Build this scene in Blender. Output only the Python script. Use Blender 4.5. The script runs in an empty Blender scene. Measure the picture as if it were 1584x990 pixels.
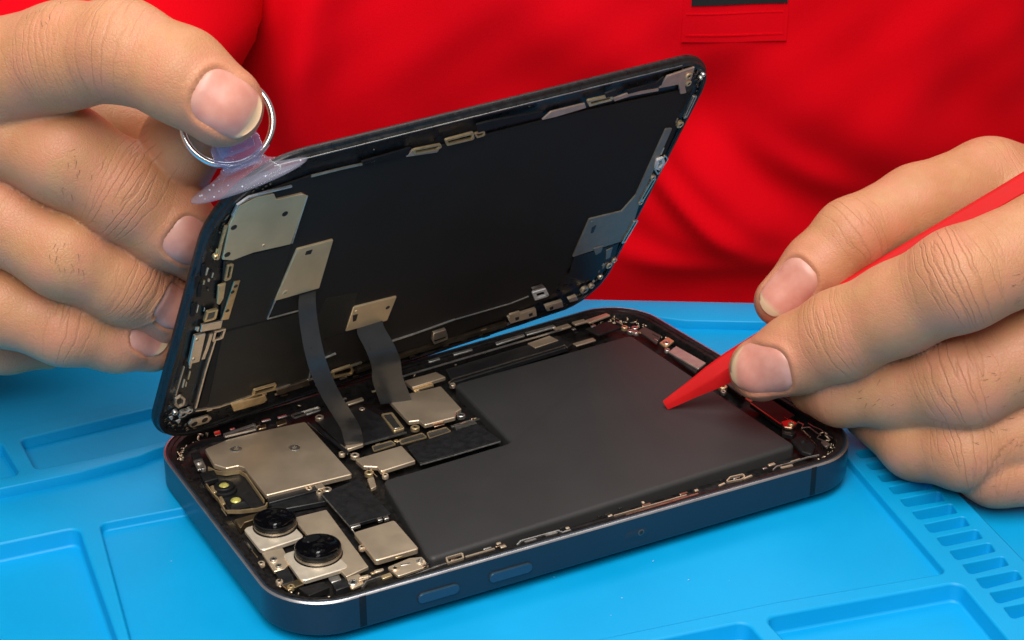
import bpy, bmesh, math, random
import numpy as np
from mathutils import Vector, Matrix
from mathutils.geometry import tessellate_polygon

random.seed(4)
scene = bpy.context.scene
COL = scene.collection
MM = 0.001                       # every table below is in millimetres

# ------------------------------------------------------------------ camera
VIEW = (-115.77, -298.39, 231.31)
cam_data = bpy.data.cameras.new('camera')
cam = bpy.data.objects.new('camera', cam_data)
COL.objects.link(cam)
cam_data.sensor_width = 36.0
cam_data.lens = 36.0 * 2844.56 / 1584.0
cam_data.clip_start = 0.01
cam_data.clip_end = 20.0
right = Vector((0.87040734, -0.49232351, -0.00293803))
down = Vector((-0.2157918, -0.37613347, -0.90108685))
fwd = Vector((0.44252115, 0.78494661, -0.4336287))
cam.matrix_world = Matrix(((right.x, -down.x, -fwd.x, VIEW[0] * MM), (right.y, -down.y, -fwd.y, VIEW[1] * MM),
                           (right.z, -down.z, -fwd.z, VIEW[2] * MM), (0, 0, 0, 1)))
cam_data.dof.use_dof = True
cam_data.dof.focus_distance = 0.435
cam_data.dof.aperture_fstop = 70.0
scene.camera = cam

# ------------------------------------------------------------------ world and lamps (a bright workshop, with an added rear lamp)
world = bpy.data.worlds.new('World')
scene.world = world
world.use_nodes = True
bg = world.node_tree.nodes['Background']
bg.inputs['Color'].default_value = (1.0, 0.97, 0.94, 1)
bg.inputs['Strength'].default_value = 0.24

def area(name, loc, target, size, power, color=(1, 1, 1), size_y=None):
    d = bpy.data.lights.new(name, 'AREA')
    d.shape = 'RECTANGLE' if size_y else 'SQUARE'
    d.size = size * MM
    if size_y:
        d.size_y = size_y * MM
    d.energy = power
    d.color = color
    o = bpy.data.objects.new(name, d)
    COL.objects.link(o)
    o.location = Vector(loc) * MM
    o.rotation_euler = (Vector(target) - Vector(loc)).to_track_quat('-Z', 'Y').to_euler()
    return o

area('overhead_lamp', (-20, -170, 900), (70, 40, 20), 420, 5.0, (1.0, 0.965, 0.92))
area('overhead_lamp', (330, 620, 1050), (90, 60, 20), 900, 4.2, (1.0, 0.97, 0.93), 500)  # unseen lamp added high at the back to bring highlights onto the metal
area('front_lamp', (-290, -450, 720), (90, 60, 40), 520, 7.2, (1.0, 0.95, 0.89))

scene.view_settings.view_transform = 'Standard'
scene.view_settings.look = 'None'
scene.view_settings.gamma = 1.0
scene.view_settings.use_curve_mapping = False
scene.view_settings.exposure = 0.0
scene.cycles.use_denoising = True
scene.cycles.max_bounces = 10
scene.cycles.transmission_bounces = 10

# ------------------------------------------------------------------ materials
MATS = {}

def nodes_of(name):
    m = bpy.data.materials.new(name)
    m.use_nodes = True
    nt = m.node_tree
    return m, nt, nt.nodes['Principled BSDF']

def node(nt, kind, **inputs):
    n = nt.nodes.new(kind)
    for k, v in inputs.items():
        k = k.replace('_', ' ')
        if k in n.inputs:
            n.inputs[k].default_value = v
    return n

def coords(nt, scale=1000.0):
    tc = nt.nodes.new('ShaderNodeTexCoord')
    mp = nt.nodes.new('ShaderNodeMapping')
    mp.inputs['Scale'].default_value = (scale, scale, scale) if not isinstance(scale, tuple) else scale
    nt.links.new(tc.outputs['Object'], mp.inputs['Vector'])
    return mp.outputs['Vector']

def mixrgb(nt, fac, a, b):
    n = nt.nodes.new('ShaderNodeMix')
    n.data_type = 'RGBA'
    if hasattr(fac, 'links') or hasattr(fac, 'is_linked'):
        nt.links.new(fac, n.inputs[0])
    else:
        n.inputs[0].default_value = fac
    for i, v in ((6, a), (7, b)):
        if isinstance(v, tuple):
            n.inputs[i].default_value = v if len(v) == 4 else (*v, 1)
        else:
            nt.links.new(v, n.inputs[i])
    return n.outputs[2]

def math_node(nt, op, a, b=None, clamp=False):
    n = nt.nodes.new('ShaderNodeMath')
    n.operation = op
    n.use_clamp = clamp
    for i, v in ((0, a), (1, b)):
        if v is None:
            continue
        if isinstance(v, (int, float)):
            n.inputs[i].default_value = v
        else:
            nt.links.new(v, n.inputs[i])
    return n.outputs[0]

def ramp(nt, fac, lo, hi, c0=0.0, c1=1.0):
    n = nt.nodes.new('ShaderNodeMapRange')
    n.inputs['From Min'].default_value = lo
    n.inputs['From Max'].default_value = hi
    n.inputs['To Min'].default_value = c0
    n.inputs['To Max'].default_value = c1
    nt.links.new(fac, n.inputs['Value'])
    return n.outputs[0]

def simple(name, color, metal=0.0, rough=0.5, vary=0.12, vscale=0.25, bump=0.0, bscale=3.0, coat=0.0, spec=0.5, rvary=0.1):
    m, nt, p = nodes_of(name)
    vec = coords(nt)
    nz = node(nt, 'ShaderNodeTexNoise', Scale=vscale, Detail=5.0, Roughness=0.6)
    nt.links.new(vec, nz.inputs['Vector'])
    f = ramp(nt, nz.outputs['Fac'], 0.3, 0.7)
    dark = tuple(c * (1 - vary) for c in color)
    light = tuple(min(1, c * (1 + vary)) for c in color)
    nt.links.new(mixrgb(nt, f, dark, light), p.inputs['Base Color'])
    p.inputs['Metallic'].default_value = metal
    nt.links.new(ramp(nt, nz.outputs['Fac'], 0.3, 0.7, max(0.02, rough - rvary * rough), rough + rvary * rough), p.inputs['Roughness'])
    p.inputs['Specular IOR Level'].default_value = spec
    if coat:
        p.inputs['Coat Weight'].default_value = coat
    if bump:
        nb = node(nt, 'ShaderNodeTexNoise', Scale=bscale, Detail=4.0)
        nt.links.new(vec, nb.inputs['Vector'])
        b = node(nt, 'ShaderNodeBump', Strength=bump, Distance=0.0001)
        nt.links.new(nb.outputs['Fac'], b.inputs['Height'])
        nt.links.new(b.outputs['Normal'], p.inputs['Normal'])
    MATS[name] = m
    return m

simple('bronze', (0.76, 0.61, 0.445), 0.82, 0.44, 0.08, 0.10, 0.03, 2.0, rvary=0.12)
simple('bronze_l', (0.86, 0.69, 0.50), 0.82, 0.44, 0.07, 0.12, 0.04, 2.0, rvary=0.12)
simple('bronzed', (0.22, 0.17, 0.12), 1.0, 0.42, 0.2, 0.4)
simple('shield', (0.88, 0.67, 0.41), 0.72, 0.46, 0.07, 0.10, 0.03, 2.0, rvary=0.10)
simple('shieldp', (0.84, 0.72, 0.58), 1.0, 0.42, 0.1, 0.5)
simple('shieldb', (0.30, 0.285, 0.25), 0.65, 0.55, 0.10, 0.3, 0.03, 2.0, spec=0.3)
simple('gold', (0.84, 0.63, 0.35), 0.85, 0.40, 0.12, 0.6)
simple('goldm', (0.72, 0.55, 0.33), 1.0, 0.34, 0.15, 0.4)
simple('copper', (0.72, 0.46, 0.33), 1.0, 0.30, 0.12, 0.5)
simple('pinkg', (0.58, 0.42, 0.33), 0.6, 0.48, 0.12, 0.4, spec=0.3)
simple('pink_reflection', (0.50, 0.40, 0.36), 0.7, 0.45, 0.1, 0.4)  # pinkish base: reflection of the red shirt put into the metal's colour
simple('red_reflection', (0.075, 0.055, 0.050), 0.35, 0.50, 0.15, 0.4, spec=0.3)  # dark reddish base, shirt reflection tinted into the right-end brackets
simple('steel', (0.78, 0.74, 0.68), 1.0, 0.40, 0.12, 0.8)
simple('steelb', (0.90, 0.89, 0.86), 1.0, 0.45, 0.08, 0.8)
simple('greym', (0.42, 0.40, 0.37), 1.0, 0.38, 0.1, 0.6)
simple('greyd', (0.13, 0.12, 0.105), 0.7, 0.45, 0.2, 0.6)
simple('whitem', (0.86, 0.86, 0.84), 0.2, 0.35, 0.05, 0.5)
simple('cream', (0.86, 0.75, 0.60), 0.6, 0.40, 0.08, 0.4)
simple('black', (0.012, 0.012, 0.013), 0.0, 0.42, 0.35, 0.5, 0.12, 4.0)
simple('blackg', (0.014, 0.013, 0.013), 0.0, 0.42, 0.35, 0.5, 0.15, 3.0, spec=0.22)
simple('rubber', (0.009, 0.009, 0.0095), 0.0, 0.55, 0.3, 0.6, 0.15, 4.0, spec=0.25)
simple('gasket', (0.011, 0.010, 0.010), 0.0, 0.42, 0.5, 0.9, 0.6, 1.6, rvary=0.4, spec=0.25)
simple('midplate', (0.010, 0.009, 0.009), 0.1, 0.40, 0.5, 0.6, 0.5, 1.2, rvary=0.4)
simple('battery', (0.034, 0.033, 0.0335), 0.0, 0.50, 0.06, 0.05, 0.06, 0.30, rvary=0.06, spec=0.33)
simple('panel', (0.0250, 0.0215, 0.0195), 0.0, 0.66, 0.10, 0.05, 0.03, 0.5, rvary=0.08, spec=0.12)
simple('panel2', (0.018, 0.0165, 0.014), 0.0, 0.52, 0.12, 0.15, 0.04, 0.6, spec=0.3)
simple('bezel', (0.010, 0.010, 0.011), 0.0, 0.34, 0.5, 0.6, 0.28, 1.8, rvary=0.35, spec=0.4)
simple('navy_metal', (0.016, 0.032, 0.052), 0.25, 0.30, 0.06, 0.06, 0.02, 2.0, rvary=0.10)
simple('chamfer_bright', (0.62, 0.60, 0.62), 1.0, 0.34, 0.06, 0.2)  # paler than the navy frame: the rim's highlight put into the metal colour
simple('antenna', (0.006, 0.010, 0.015), 0.0, 0.5, 0.1, 0.3, spec=0.2)
simple('button_blue', (0.026, 0.074, 0.122), 0.4, 0.32, 0.05, 0.3)
simple('ribbon', (0.027, 0.028, 0.030), 0.0, 0.30, 0.10, 0.3, 0.05, 2.0)
simple('lens_barrel', (0.010, 0.010, 0.010), 0.2, 0.28, 0.2, 0.5)
simple('lens_ring', (0.30, 0.27, 0.23), 1.0, 0.28, 0.1, 0.5)
simple('lens_glass', (0.002, 0.002, 0.003), 0.0, 0.04, 0.1, 0.3, spec=0.5)
simple('sensor_yellow', (0.62, 0.56, 0.14), 0.3, 0.28, 0.35, 1.6)
simple('red_plastic', (0.58, 0.008, 0.009), 0.0, 0.60, 0.06, 0.2, 0.10, 0.8, spec=0.2)
simple('ring_steel', (0.80, 0.80, 0.80), 1.0, 0.14, 0.03, 0.3)
simple('table_top', (0.05, 0.05, 0.055), 0.0, 0.5, 0.2, 0.05)
simple('black_cloth', (0.006, 0.006, 0.008), 0.0, 0.9, 0.2, 0.8, 0.3, 4.0)
simple('hair', (0.10, 0.055, 0.028), 0.0, 0.5)
simple('dust', (0.8, 0.82, 0.84), 0.0, 0.8)

def clear(name, tint, lo, hi, rough):
    """thin clear PVC: mostly see-through, brighter towards grazing angles, glossy"""
    m, nt, p = nodes_of(name)
    p.inputs['Base Color'].default_value = (*tint, 1)
    p.inputs['Roughness'].default_value = rough
    p.inputs['Specular IOR Level'].default_value = 0.8
    tr = nt.nodes.new('ShaderNodeBsdfTransparent')
    tr.inputs['Color'].default_value = (0.95, 0.95, 1.0, 1)
    lw = nt.nodes.new('ShaderNodeLayerWeight')
    lw.inputs['Blend'].default_value = 0.3
    mix = nt.nodes.new('ShaderNodeMixShader')
    nt.links.new(ramp(nt, lw.outputs['Facing'], 0.0, 1.0, lo, hi), mix.inputs[0])
    nt.links.new(tr.outputs[0], mix.inputs[1])
    nt.links.new(p.outputs[0], mix.inputs[2])
    nt.links.new(mix.outputs[0], nt.nodes['Material Output'].inputs['Surface'])
    MATS[name] = m
clear('clear_plastic', (0.42, 0.42, 0.52), 0.10, 0.55, 0.07)
clear('clear_stem', (0.36, 0.44, 0.74), 0.20, 0.70, 0.06)

def mat_silicone():
    m, nt, p = nodes_of('blue_silicone')
    vec = coords(nt)
    n1 = node(nt, 'ShaderNodeTexNoise', Scale=0.03, Detail=5.0, Roughness=0.6)
    nt.links.new(vec, n1.inputs['Vector'])
    n2 = node(nt, 'ShaderNodeTexNoise', Scale=0.9, Detail=6.0, Roughness=0.7)
    nt.links.new(vec, n2.inputs['Vector'])
    c = mixrgb(nt, ramp(nt, n1.outputs['Fac'], 0.3, 0.7), (0.000, 0.305, 0.640), (0.000, 0.332, 0.690))
    speck = ramp(nt, n2.outputs['Fac'], 0.70, 0.78, 0.0, 0.10)
    nt.links.new(mixrgb(nt, speck, c, (0.35, 0.62, 0.8)), p.inputs['Base Color'])
    nt.links.new(ramp(nt, n1.outputs['Fac'], 0.3, 0.7, 0.40, 0.54), p.inputs['Roughness'])
    p.inputs['Specular IOR Level'].default_value = 0.28
    p.inputs['Subsurface Weight'].default_value = 0.0
    b = node(nt, 'ShaderNodeBump', Strength=0.12, Distance=0.0002)
    nt.links.new(n2.outputs['Fac'], b.inputs['Height'])
    nt.links.new(b.outputs['Normal'], p.inputs['Normal'])
    MATS['blue_silicone'] = m
mat_silicone()

def mat_cloth():
    m, nt, p = nodes_of('red_knit')
    vec = coords(nt)
    n1 = node(nt, 'ShaderNodeTexNoise', Scale=0.02, Detail=3.0)
    nt.links.new(vec, n1.inputs['Vector'])
    v = node(nt, 'ShaderNodeTexVoronoi', Scale=1.5)
    nt.links.new(vec, v.inputs['Vector'])
    c = mixrgb(nt, ramp(nt, n1.outputs['Fac'], 0.3, 0.7), (0.67, 0.0, 0.005), (0.74, 0.0005, 0.008))
    nt.links.new(mixrgb(nt, ramp(nt, v.outputs['Distance'], 0.2, 0.8, 0.0, 0.15), c, (0.52, 0.0005, 0.004)), p.inputs['Base Color'])
    p.inputs['Roughness'].default_value = 0.9
    p.inputs['Specular IOR Level'].default_value = 0.08
    p.inputs['Sheen Weight'].default_value = 0.0
    p.inputs['Sheen Tint'].default_value = (1, 0.2, 0.2, 1)
    b = node(nt, 'ShaderNodeBump', Strength=0.12, Distance=0.0002)
    nt.links.new(v.outputs['Distance'], b.inputs['Height'])
    nt.links.new(b.outputs['Normal'], p.inputs['Normal'])
    MATS['red_knit'] = m
mat_cloth()

def mat_skin():
    m, nt, p = nodes_of('skin')
    vec = coords(nt)
    cr = nt.nodes.new('ShaderNodeAttribute')
    cr.attribute_name = 'crease'
    sep = nt.nodes.new('ShaderNodeSeparateXYZ')
    nt.links.new(cr.outputs['Vector'], sep.inputs[0])
    fl = nt.nodes.new('ShaderNodeAttribute')
    fl.attribute_name = 'flush'
    # folds across the finger joints: bands in the along-finger coordinate, warped
    nw = node(nt, 'ShaderNodeTexNoise', Scale=0.16, Detail=3.0)
    nt.links.new(vec, nw.inputs['Vector'])
    along = math_node(nt, 'ADD', sep.outputs[0], ramp(nt, nw.outputs['Fac'], 0.25, 0.75, -0.55, 0.55))
    cmb = nt.nodes.new('ShaderNodeCombineXYZ')
    nt.links.new(math_node(nt, 'MULTIPLY', along, 0.34), cmb.inputs[0])
    nt.links.new(math_node(nt, 'MULTIPLY', sep.outputs[1], 0.030), cmb.inputs[1])
    na = node(nt, 'ShaderNodeTexNoise', Scale=1.0, Detail=1.6, Roughness=0.5)
    nt.links.new(cmb.outputs[0], na.inputs['Vector'])
    ridge = math_node(nt, 'ABSOLUTE', math_node(nt, 'SUBTRACT', na.outputs['Fac'], 0.5))
    line = math_node(nt, 'SUBTRACT', 1.0, ramp(nt, ridge, 0.0, 0.042), True)
    line = math_node(nt, 'POWER', line, 1.6)
    folds = math_node(nt, 'MULTIPLY', line, sep.outputs[2], True)
    # fine skin grain everywhere
    v = node(nt, 'ShaderNodeTexVoronoi', Scale=1.25)
    v.feature = 'DISTANCE_TO_EDGE'
    nt.links.new(vec, v.inputs['Vector'])
    grain = ramp(nt, v.outputs['Distance'], 0.0, 0.16)
    n3 = node(nt, 'ShaderNodeTexNoise', Scale=0.35, Detail=6.0, Roughness=0.65)
    nt.links.new(vec, n3.inputs['Vector'])
    n1 = node(nt, 'ShaderNodeTexNoise', Scale=0.07, Detail=4.0, Roughness=0.6)
    nt.links.new(vec, n1.inputs['Vector'])
    base = mixrgb(nt, ramp(nt, n1.outputs['Fac'], 0.32, 0.68), (0.495, 0.224, 0.102), (0.570, 0.288, 0.142))
    base = mixrgb(nt, ramp(nt, n3.outputs['Fac'], 0.45, 0.75, 0.0, 0.35), base, (0.49, 0.198, 0.094))
    n5 = node(nt, 'ShaderNodeTexNoise', Scale=0.13, Detail=3.0, Roughness=0.55)
    nt.links.new(vec, n5.inputs['Vector'])
    base = mixrgb(nt, ramp(nt, n5.outputs['Fac'], 0.42, 0.64, 0.0, 0.7), base, (0.59, 0.245, 0.142))
    n6 = node(nt, 'ShaderNodeTexVoronoi', Scale=0.9)
    nt.links.new(vec, n6.inputs['Vector'])
    base = mixrgb(nt, ramp(nt, n6.outputs['Distance'], 0.16, 0.05, 0.0, 0.16), base, (0.45, 0.19, 0.10))
    base = mixrgb(nt, math_node(nt, 'MULTIPLY', fl.outputs['Fac'], 0.75), base, (0.60, 0.232, 0.150))
    base = mixrgb(nt, math_node(nt, 'MULTIPLY', folds, 0.30), base, (0.30, 0.115, 0.055))
    nt.links.new(base, p.inputs['Base Color'])
    p.inputs['Roughness'].default_value = 0.44
    p.inputs['Specular IOR Level'].default_value = 0.38
    p.inputs['Subsurface Weight'].default_value = 0.38
    p.inputs['Subsurface Radius'].default_value = (1.0, 0.35, 0.18)
    p.inputs['Subsurface Scale'].default_value = 0.0022
    h = math_node(nt, 'SUBTRACT', math_node(nt, 'MULTIPLY', n3.outputs['Fac'], 0.5), math_node(nt, 'MULTIPLY', folds, 0.65))
    h = math_node(nt, 'ADD', h, math_node(nt, 'MULTIPLY', grain, 0.12))
    b = node(nt, 'ShaderNodeBump', Strength=0.75, Distance=0.00042)
    nt.links.new(h, b.inputs['Height'])
    nt.links.new(b.outputs['Normal'], p.inputs['Normal'])
    MATS['skin'] = m
mat_skin()

def mat_nail():
    m, nt, p = nodes_of('nail')
    at = nt.nodes.new('ShaderNodeAttribute')
    at.attribute_name = 'nail_place'
    sep = nt.nodes.new('ShaderNodeSeparateXYZ')
    nt.links.new(at.outputs['Vector'], sep.inputs[0])
    vec = coords(nt)
    nz = node(nt, 'ShaderNodeTexNoise', Scale=0.25, Detail=4.0)
    nt.links.new(vec, nz.inputs['Vector'])
    c = mixrgb(nt, ramp(nt, nz.outputs['Fac'], 0.35, 0.65), (0.60, 0.245, 0.185), (0.67, 0.310, 0.240))
    lun = ramp(nt, sep.outputs[1], 0.26, 0.08, 0.0, 0.40)
    c = mixrgb(nt, lun, c, (0.62, 0.37, 0.30))
    tip = ramp(nt, sep.outputs[2], 0.0, 0.25)
    c = mixrgb(nt, tip, c, (0.64, 0.43, 0.27))
    nt.links.new(c, p.inputs['Base Color'])
    p.inputs['Roughness'].default_value = 0.33
    p.inputs['Specular IOR Level'].default_value = 0.4
    p.inputs['Subsurface Weight'].default_value = 0.1
    p.inputs['Subsurface Scale'].default_value = 0.001
    MATS['nail'] = m
mat_nail()

# ------------------------------------------------------------------ mesh helpers (millimetres in, metres out)
def new_obj(name, verts, faces, mat, parent=None, smooth=35, origin=(0, 0, 0)):
    me = bpy.data.meshes.new(name)
    v = (np.asarray(verts, dtype=float).reshape(-1, 3) - np.asarray(origin, float)) * MM
    me.from_pydata([tuple(p) for p in v], [], faces)
    me.validate()
    me.update()
    return link_mesh(name, me, mat, parent, smooth)

def link_mesh(name, me, mat, parent=None, smooth=35):
    if mat:
        me.materials.append(MATS[mat])
    if smooth is not None:
        me.shade_smooth()
        me.set_sharp_from_angle(angle=math.radians(smooth))
    o = bpy.data.objects.new(name, me)
    COL.objects.link(o)
    if parent:
        o.parent = parent
    return o

def bm_obj(name, bm, mat, parent=None, smooth=35, origin=(0, 0, 0)):
    bmesh.ops.recalc_face_normals(bm, faces=bm.faces[:])
    org = Vector(origin)
    for v in bm.verts:
        v.co = (v.co - org) * MM
    me = bpy.data.meshes.new(name)
    bm.to_mesh(me)
    bm.free()
    return link_mesh(name, me, mat, parent, smooth)

def tag(o, label=None, cat=None, group=None, kind=None):
    if label:
        o['label'] = label
    if cat:
        o['category'] = cat
    if group:
        o['group'] = group
    if kind:
        o['kind'] = kind
    return o

def empty(name, loc, rot=None):
    o = bpy.data.objects.new(name, None)
    COL.objects.link(o)
    o.empty_display_size = 0.02
    if rot is not None:
        o.matrix_world = Matrix.Translation(Vector(loc) * MM) @ rot.to_4x4()
    else:
        o.location = Vector(loc) * MM
    return o

def area2(p):
    return sum(p[i][0] * p[(i + 1) % len(p)][1] - p[(i + 1) % len(p)][0] * p[i][1] for i in range(len(p))) / 2

def ccw(p):
    return list(p) if area2(p) > 0 else list(reversed(p))

def round_poly(p, r, n=5):
    """polygon with its corners rounded to radius r (list of r allowed)"""
    p = ccw(p)
    out = []
    N = len(p)
    for i in range(N):
        rr = r[i] if isinstance(r, (list, tuple)) else r
        a, b, c = Vector(p[i - 1]), Vector(p[i]), Vector(p[(i + 1) % N])
        u, v = (a - b), (c - b)
        lu, lv = u.length, v.length
        if rr <= 0 or lu < 1e-6 or lv < 1e-6:
            out.append(tuple(b))
            continue
        u /= lu
        v /= lv
        cosang = max(-0.9999, min(0.9999, u.dot(v)))
        half = math.acos(cosang) / 2
        t = min(rr / math.tan(half), 0.48 * lu, 0.48 * lv)
        rad = t * math.tan(half)
        if half > 1.5:
            out.append(tuple(b))
            continue
        cen = b + (u + v).normalized() * (rad / math.sin(half))
        s, e = b + u * t - cen, b + v * t - cen
        a0 = math.atan2(s.y, s.x)
        a1 = math.atan2(e.y, e.x)
        d = (a1 - a0 + math.pi) % (2 * math.pi) - math.pi
        for k in range(n + 1):
            ang = a0 + d * k / n
            out.append((cen.x + rad * math.cos(ang), cen.y + rad * math.sin(ang)))
    return out

def offset_loop(p, d):
    """move a ccw loop inwards by d (miter joints, clamped)"""
    N = len(p)
    out = []
    for i in range(N):
        a, b, c = Vector(p[i - 1]), Vector(p[i]), Vector(p[(i + 1) % N])
        e1, e2 = (b - a), (c - b)
        if e1.length < 1e-7:
            e1 = e2
        if e2.length < 1e-7:
            e2 = e1
        n1 = Vector((-e1.y, e1.x)).normalized()
        n2 = Vector((-e2.y, e2.x)).normalized()
        m = n1 + n2
        if m.length < 1e-5:
            m = n1
        m.normalize()
        k = max(0.45, m.dot(n1))
        out.append((b.x + m.x * d / k, b.y + m.y * d / k))
    return out

def loft(bm, rings, cap0=True, cap1=True):
    vs = [[bm.verts.new(p) for p in r] for r in rings]
    n = len(rings[0])
    for a, b in zip(vs[:-1], vs[1:]):
        for i in range(n):
            bm.faces.new((a[i], a[(i + 1) % n], b[(i + 1) % n], b[i]))
    if cap0:
        bm.faces.new(list(reversed(vs[0])))
    if cap1:
        bm.faces.new(vs[-1])
    return vs

def plate_bm(poly, z, th, bev):
    bm = bmesh.new()
    p = ccw(poly)
    ring = lambda q, zz: [(x, y, zz) for x, y in q]
    rings = [ring(p, z - th), ring(p, z - bev)]
    if bev > 0:
        steps = 1 if bev < 0.3 else 4
        for k in range(1, steps + 1):
            a = math.pi / 2 * k / steps
            q = offset_loop(p, bev * (1 - math.cos(a)))
            rings.append(ring(q, z - bev + bev * math.sin(a)))
    loft(bm, rings)
    return bm

def loop_bm(poly, z, th, w):
    bm = bmesh.new()
    p = ccw(poly)
    q = offset_loop(p, w)
    n = len(p)
    P = [[bm.verts.new((x, y, zz)) for x, y in l] for l, zz in ((p, z - th), (p, z), (q, z), (q, z - th))]
    for a in range(4):
        A, B = P[a], P[(a + 1) % 4]
        for i in range(n):
            bm.faces.new((A[i], A[(i + 1) % n], B[(i + 1) % n], B[i]))
    return bm

def strip_bm(pts, z, w, th):
    bm = bmesh.new()
    n = len(pts)
    L, Rr = [], []
    for i in range(n):
        a = Vector(pts[max(0, i - 1)])
        b = Vector(pts[min(n - 1, i + 1)])
        d = (b - a).normalized()
        nn = Vector((-d.y, d.x)) * w / 2
        c = Vector(pts[i])
        L.append(c + nn)
        Rr.append(c - nn)
    loftr = [[(L[i].x, L[i].y, z - th), (L[i].x, L[i].y, z), (Rr[i].x, Rr[i].y, z), (Rr[i].x, Rr[i].y, z - th)] for i in range(n)]
    loft(bm, loftr)
    return bm

def lathe_bm(c, prof, n=28, cap0=True, cap1=True):
    bm = bmesh.new()
    loft(bm, [[(c[0] + r * math.cos(2 * math.pi * i / n), c[1] + r * math.sin(2 * math.pi * i / n), z) for i in range(n)] for r, z in prof], cap0, cap1)
    return bm

def screw_bm(c, r, z):
    bm = bmesh.new()
    n = 14
    rings = []
    for rr, zz in ((r, z - 1.0), (r, z - 0.12), (r * 0.88, z), (r * 0.5, z + 0.02)):
        rings.append([(c[0] + rr * math.cos(2 * math.pi * i / n), c[1] + rr * math.sin(2 * math.pi * i / n), zz) for i in range(n)])
    for rr, zz in ((0.46, z - 0.02), (0.34, z - 0.30)):
        rings.append([(c[0] + r * rr * (1 + 0.18 * math.cos(5 * 2 * math.pi * i / n)) * math.cos(2 * math.pi * i / n),
                       c[1] + r * rr * (1 + 0.18 * math.cos(5 * 2 * math.pi * i / n)) * math.sin(2 * math.pi * i / n), zz) for i in range(n)])
    loft(bm, rings)
    bm.faces.ensure_lookup_table()
    for f in bm.faces[4 * n:]:
        f.material_index = 1  # driver recess coloured black, its shade put into the material
    bm.faces[-2].material_index = 0          # underside cap
    return bm

def build_parts(table, parent, origin):
    for kind, name, mat, pts, z, a, b, c in table:
        if kind == 'plate':
            poly = round_poly(pts, c if c else 0.15, 5 if c > 0.3 else 2)
            bm_obj(name, plate_bm(poly, z, a, min(b, a * 0.45)), mat, parent, 40, origin)
        elif kind == 'loop':
            bm_obj(name, loop_bm(round_poly(pts, 0.4, 3), z, a, b), mat, parent, 40, origin)
        elif kind == 'strip':
            bm_obj(name, strip_bm(pts, z, b, a), mat, parent, 40, origin)
        elif kind == 'screw':
            so = bm_obj(name, screw_bm(pts[0], a, z), mat, parent, 40, origin)
            so.data.materials.append(MATS['black'])
        elif kind == 'cyl':
            bm_obj(name, lathe_bm(pts[0], [(b, z - a), (b, z)], 12), mat, parent, 40, origin)

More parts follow.
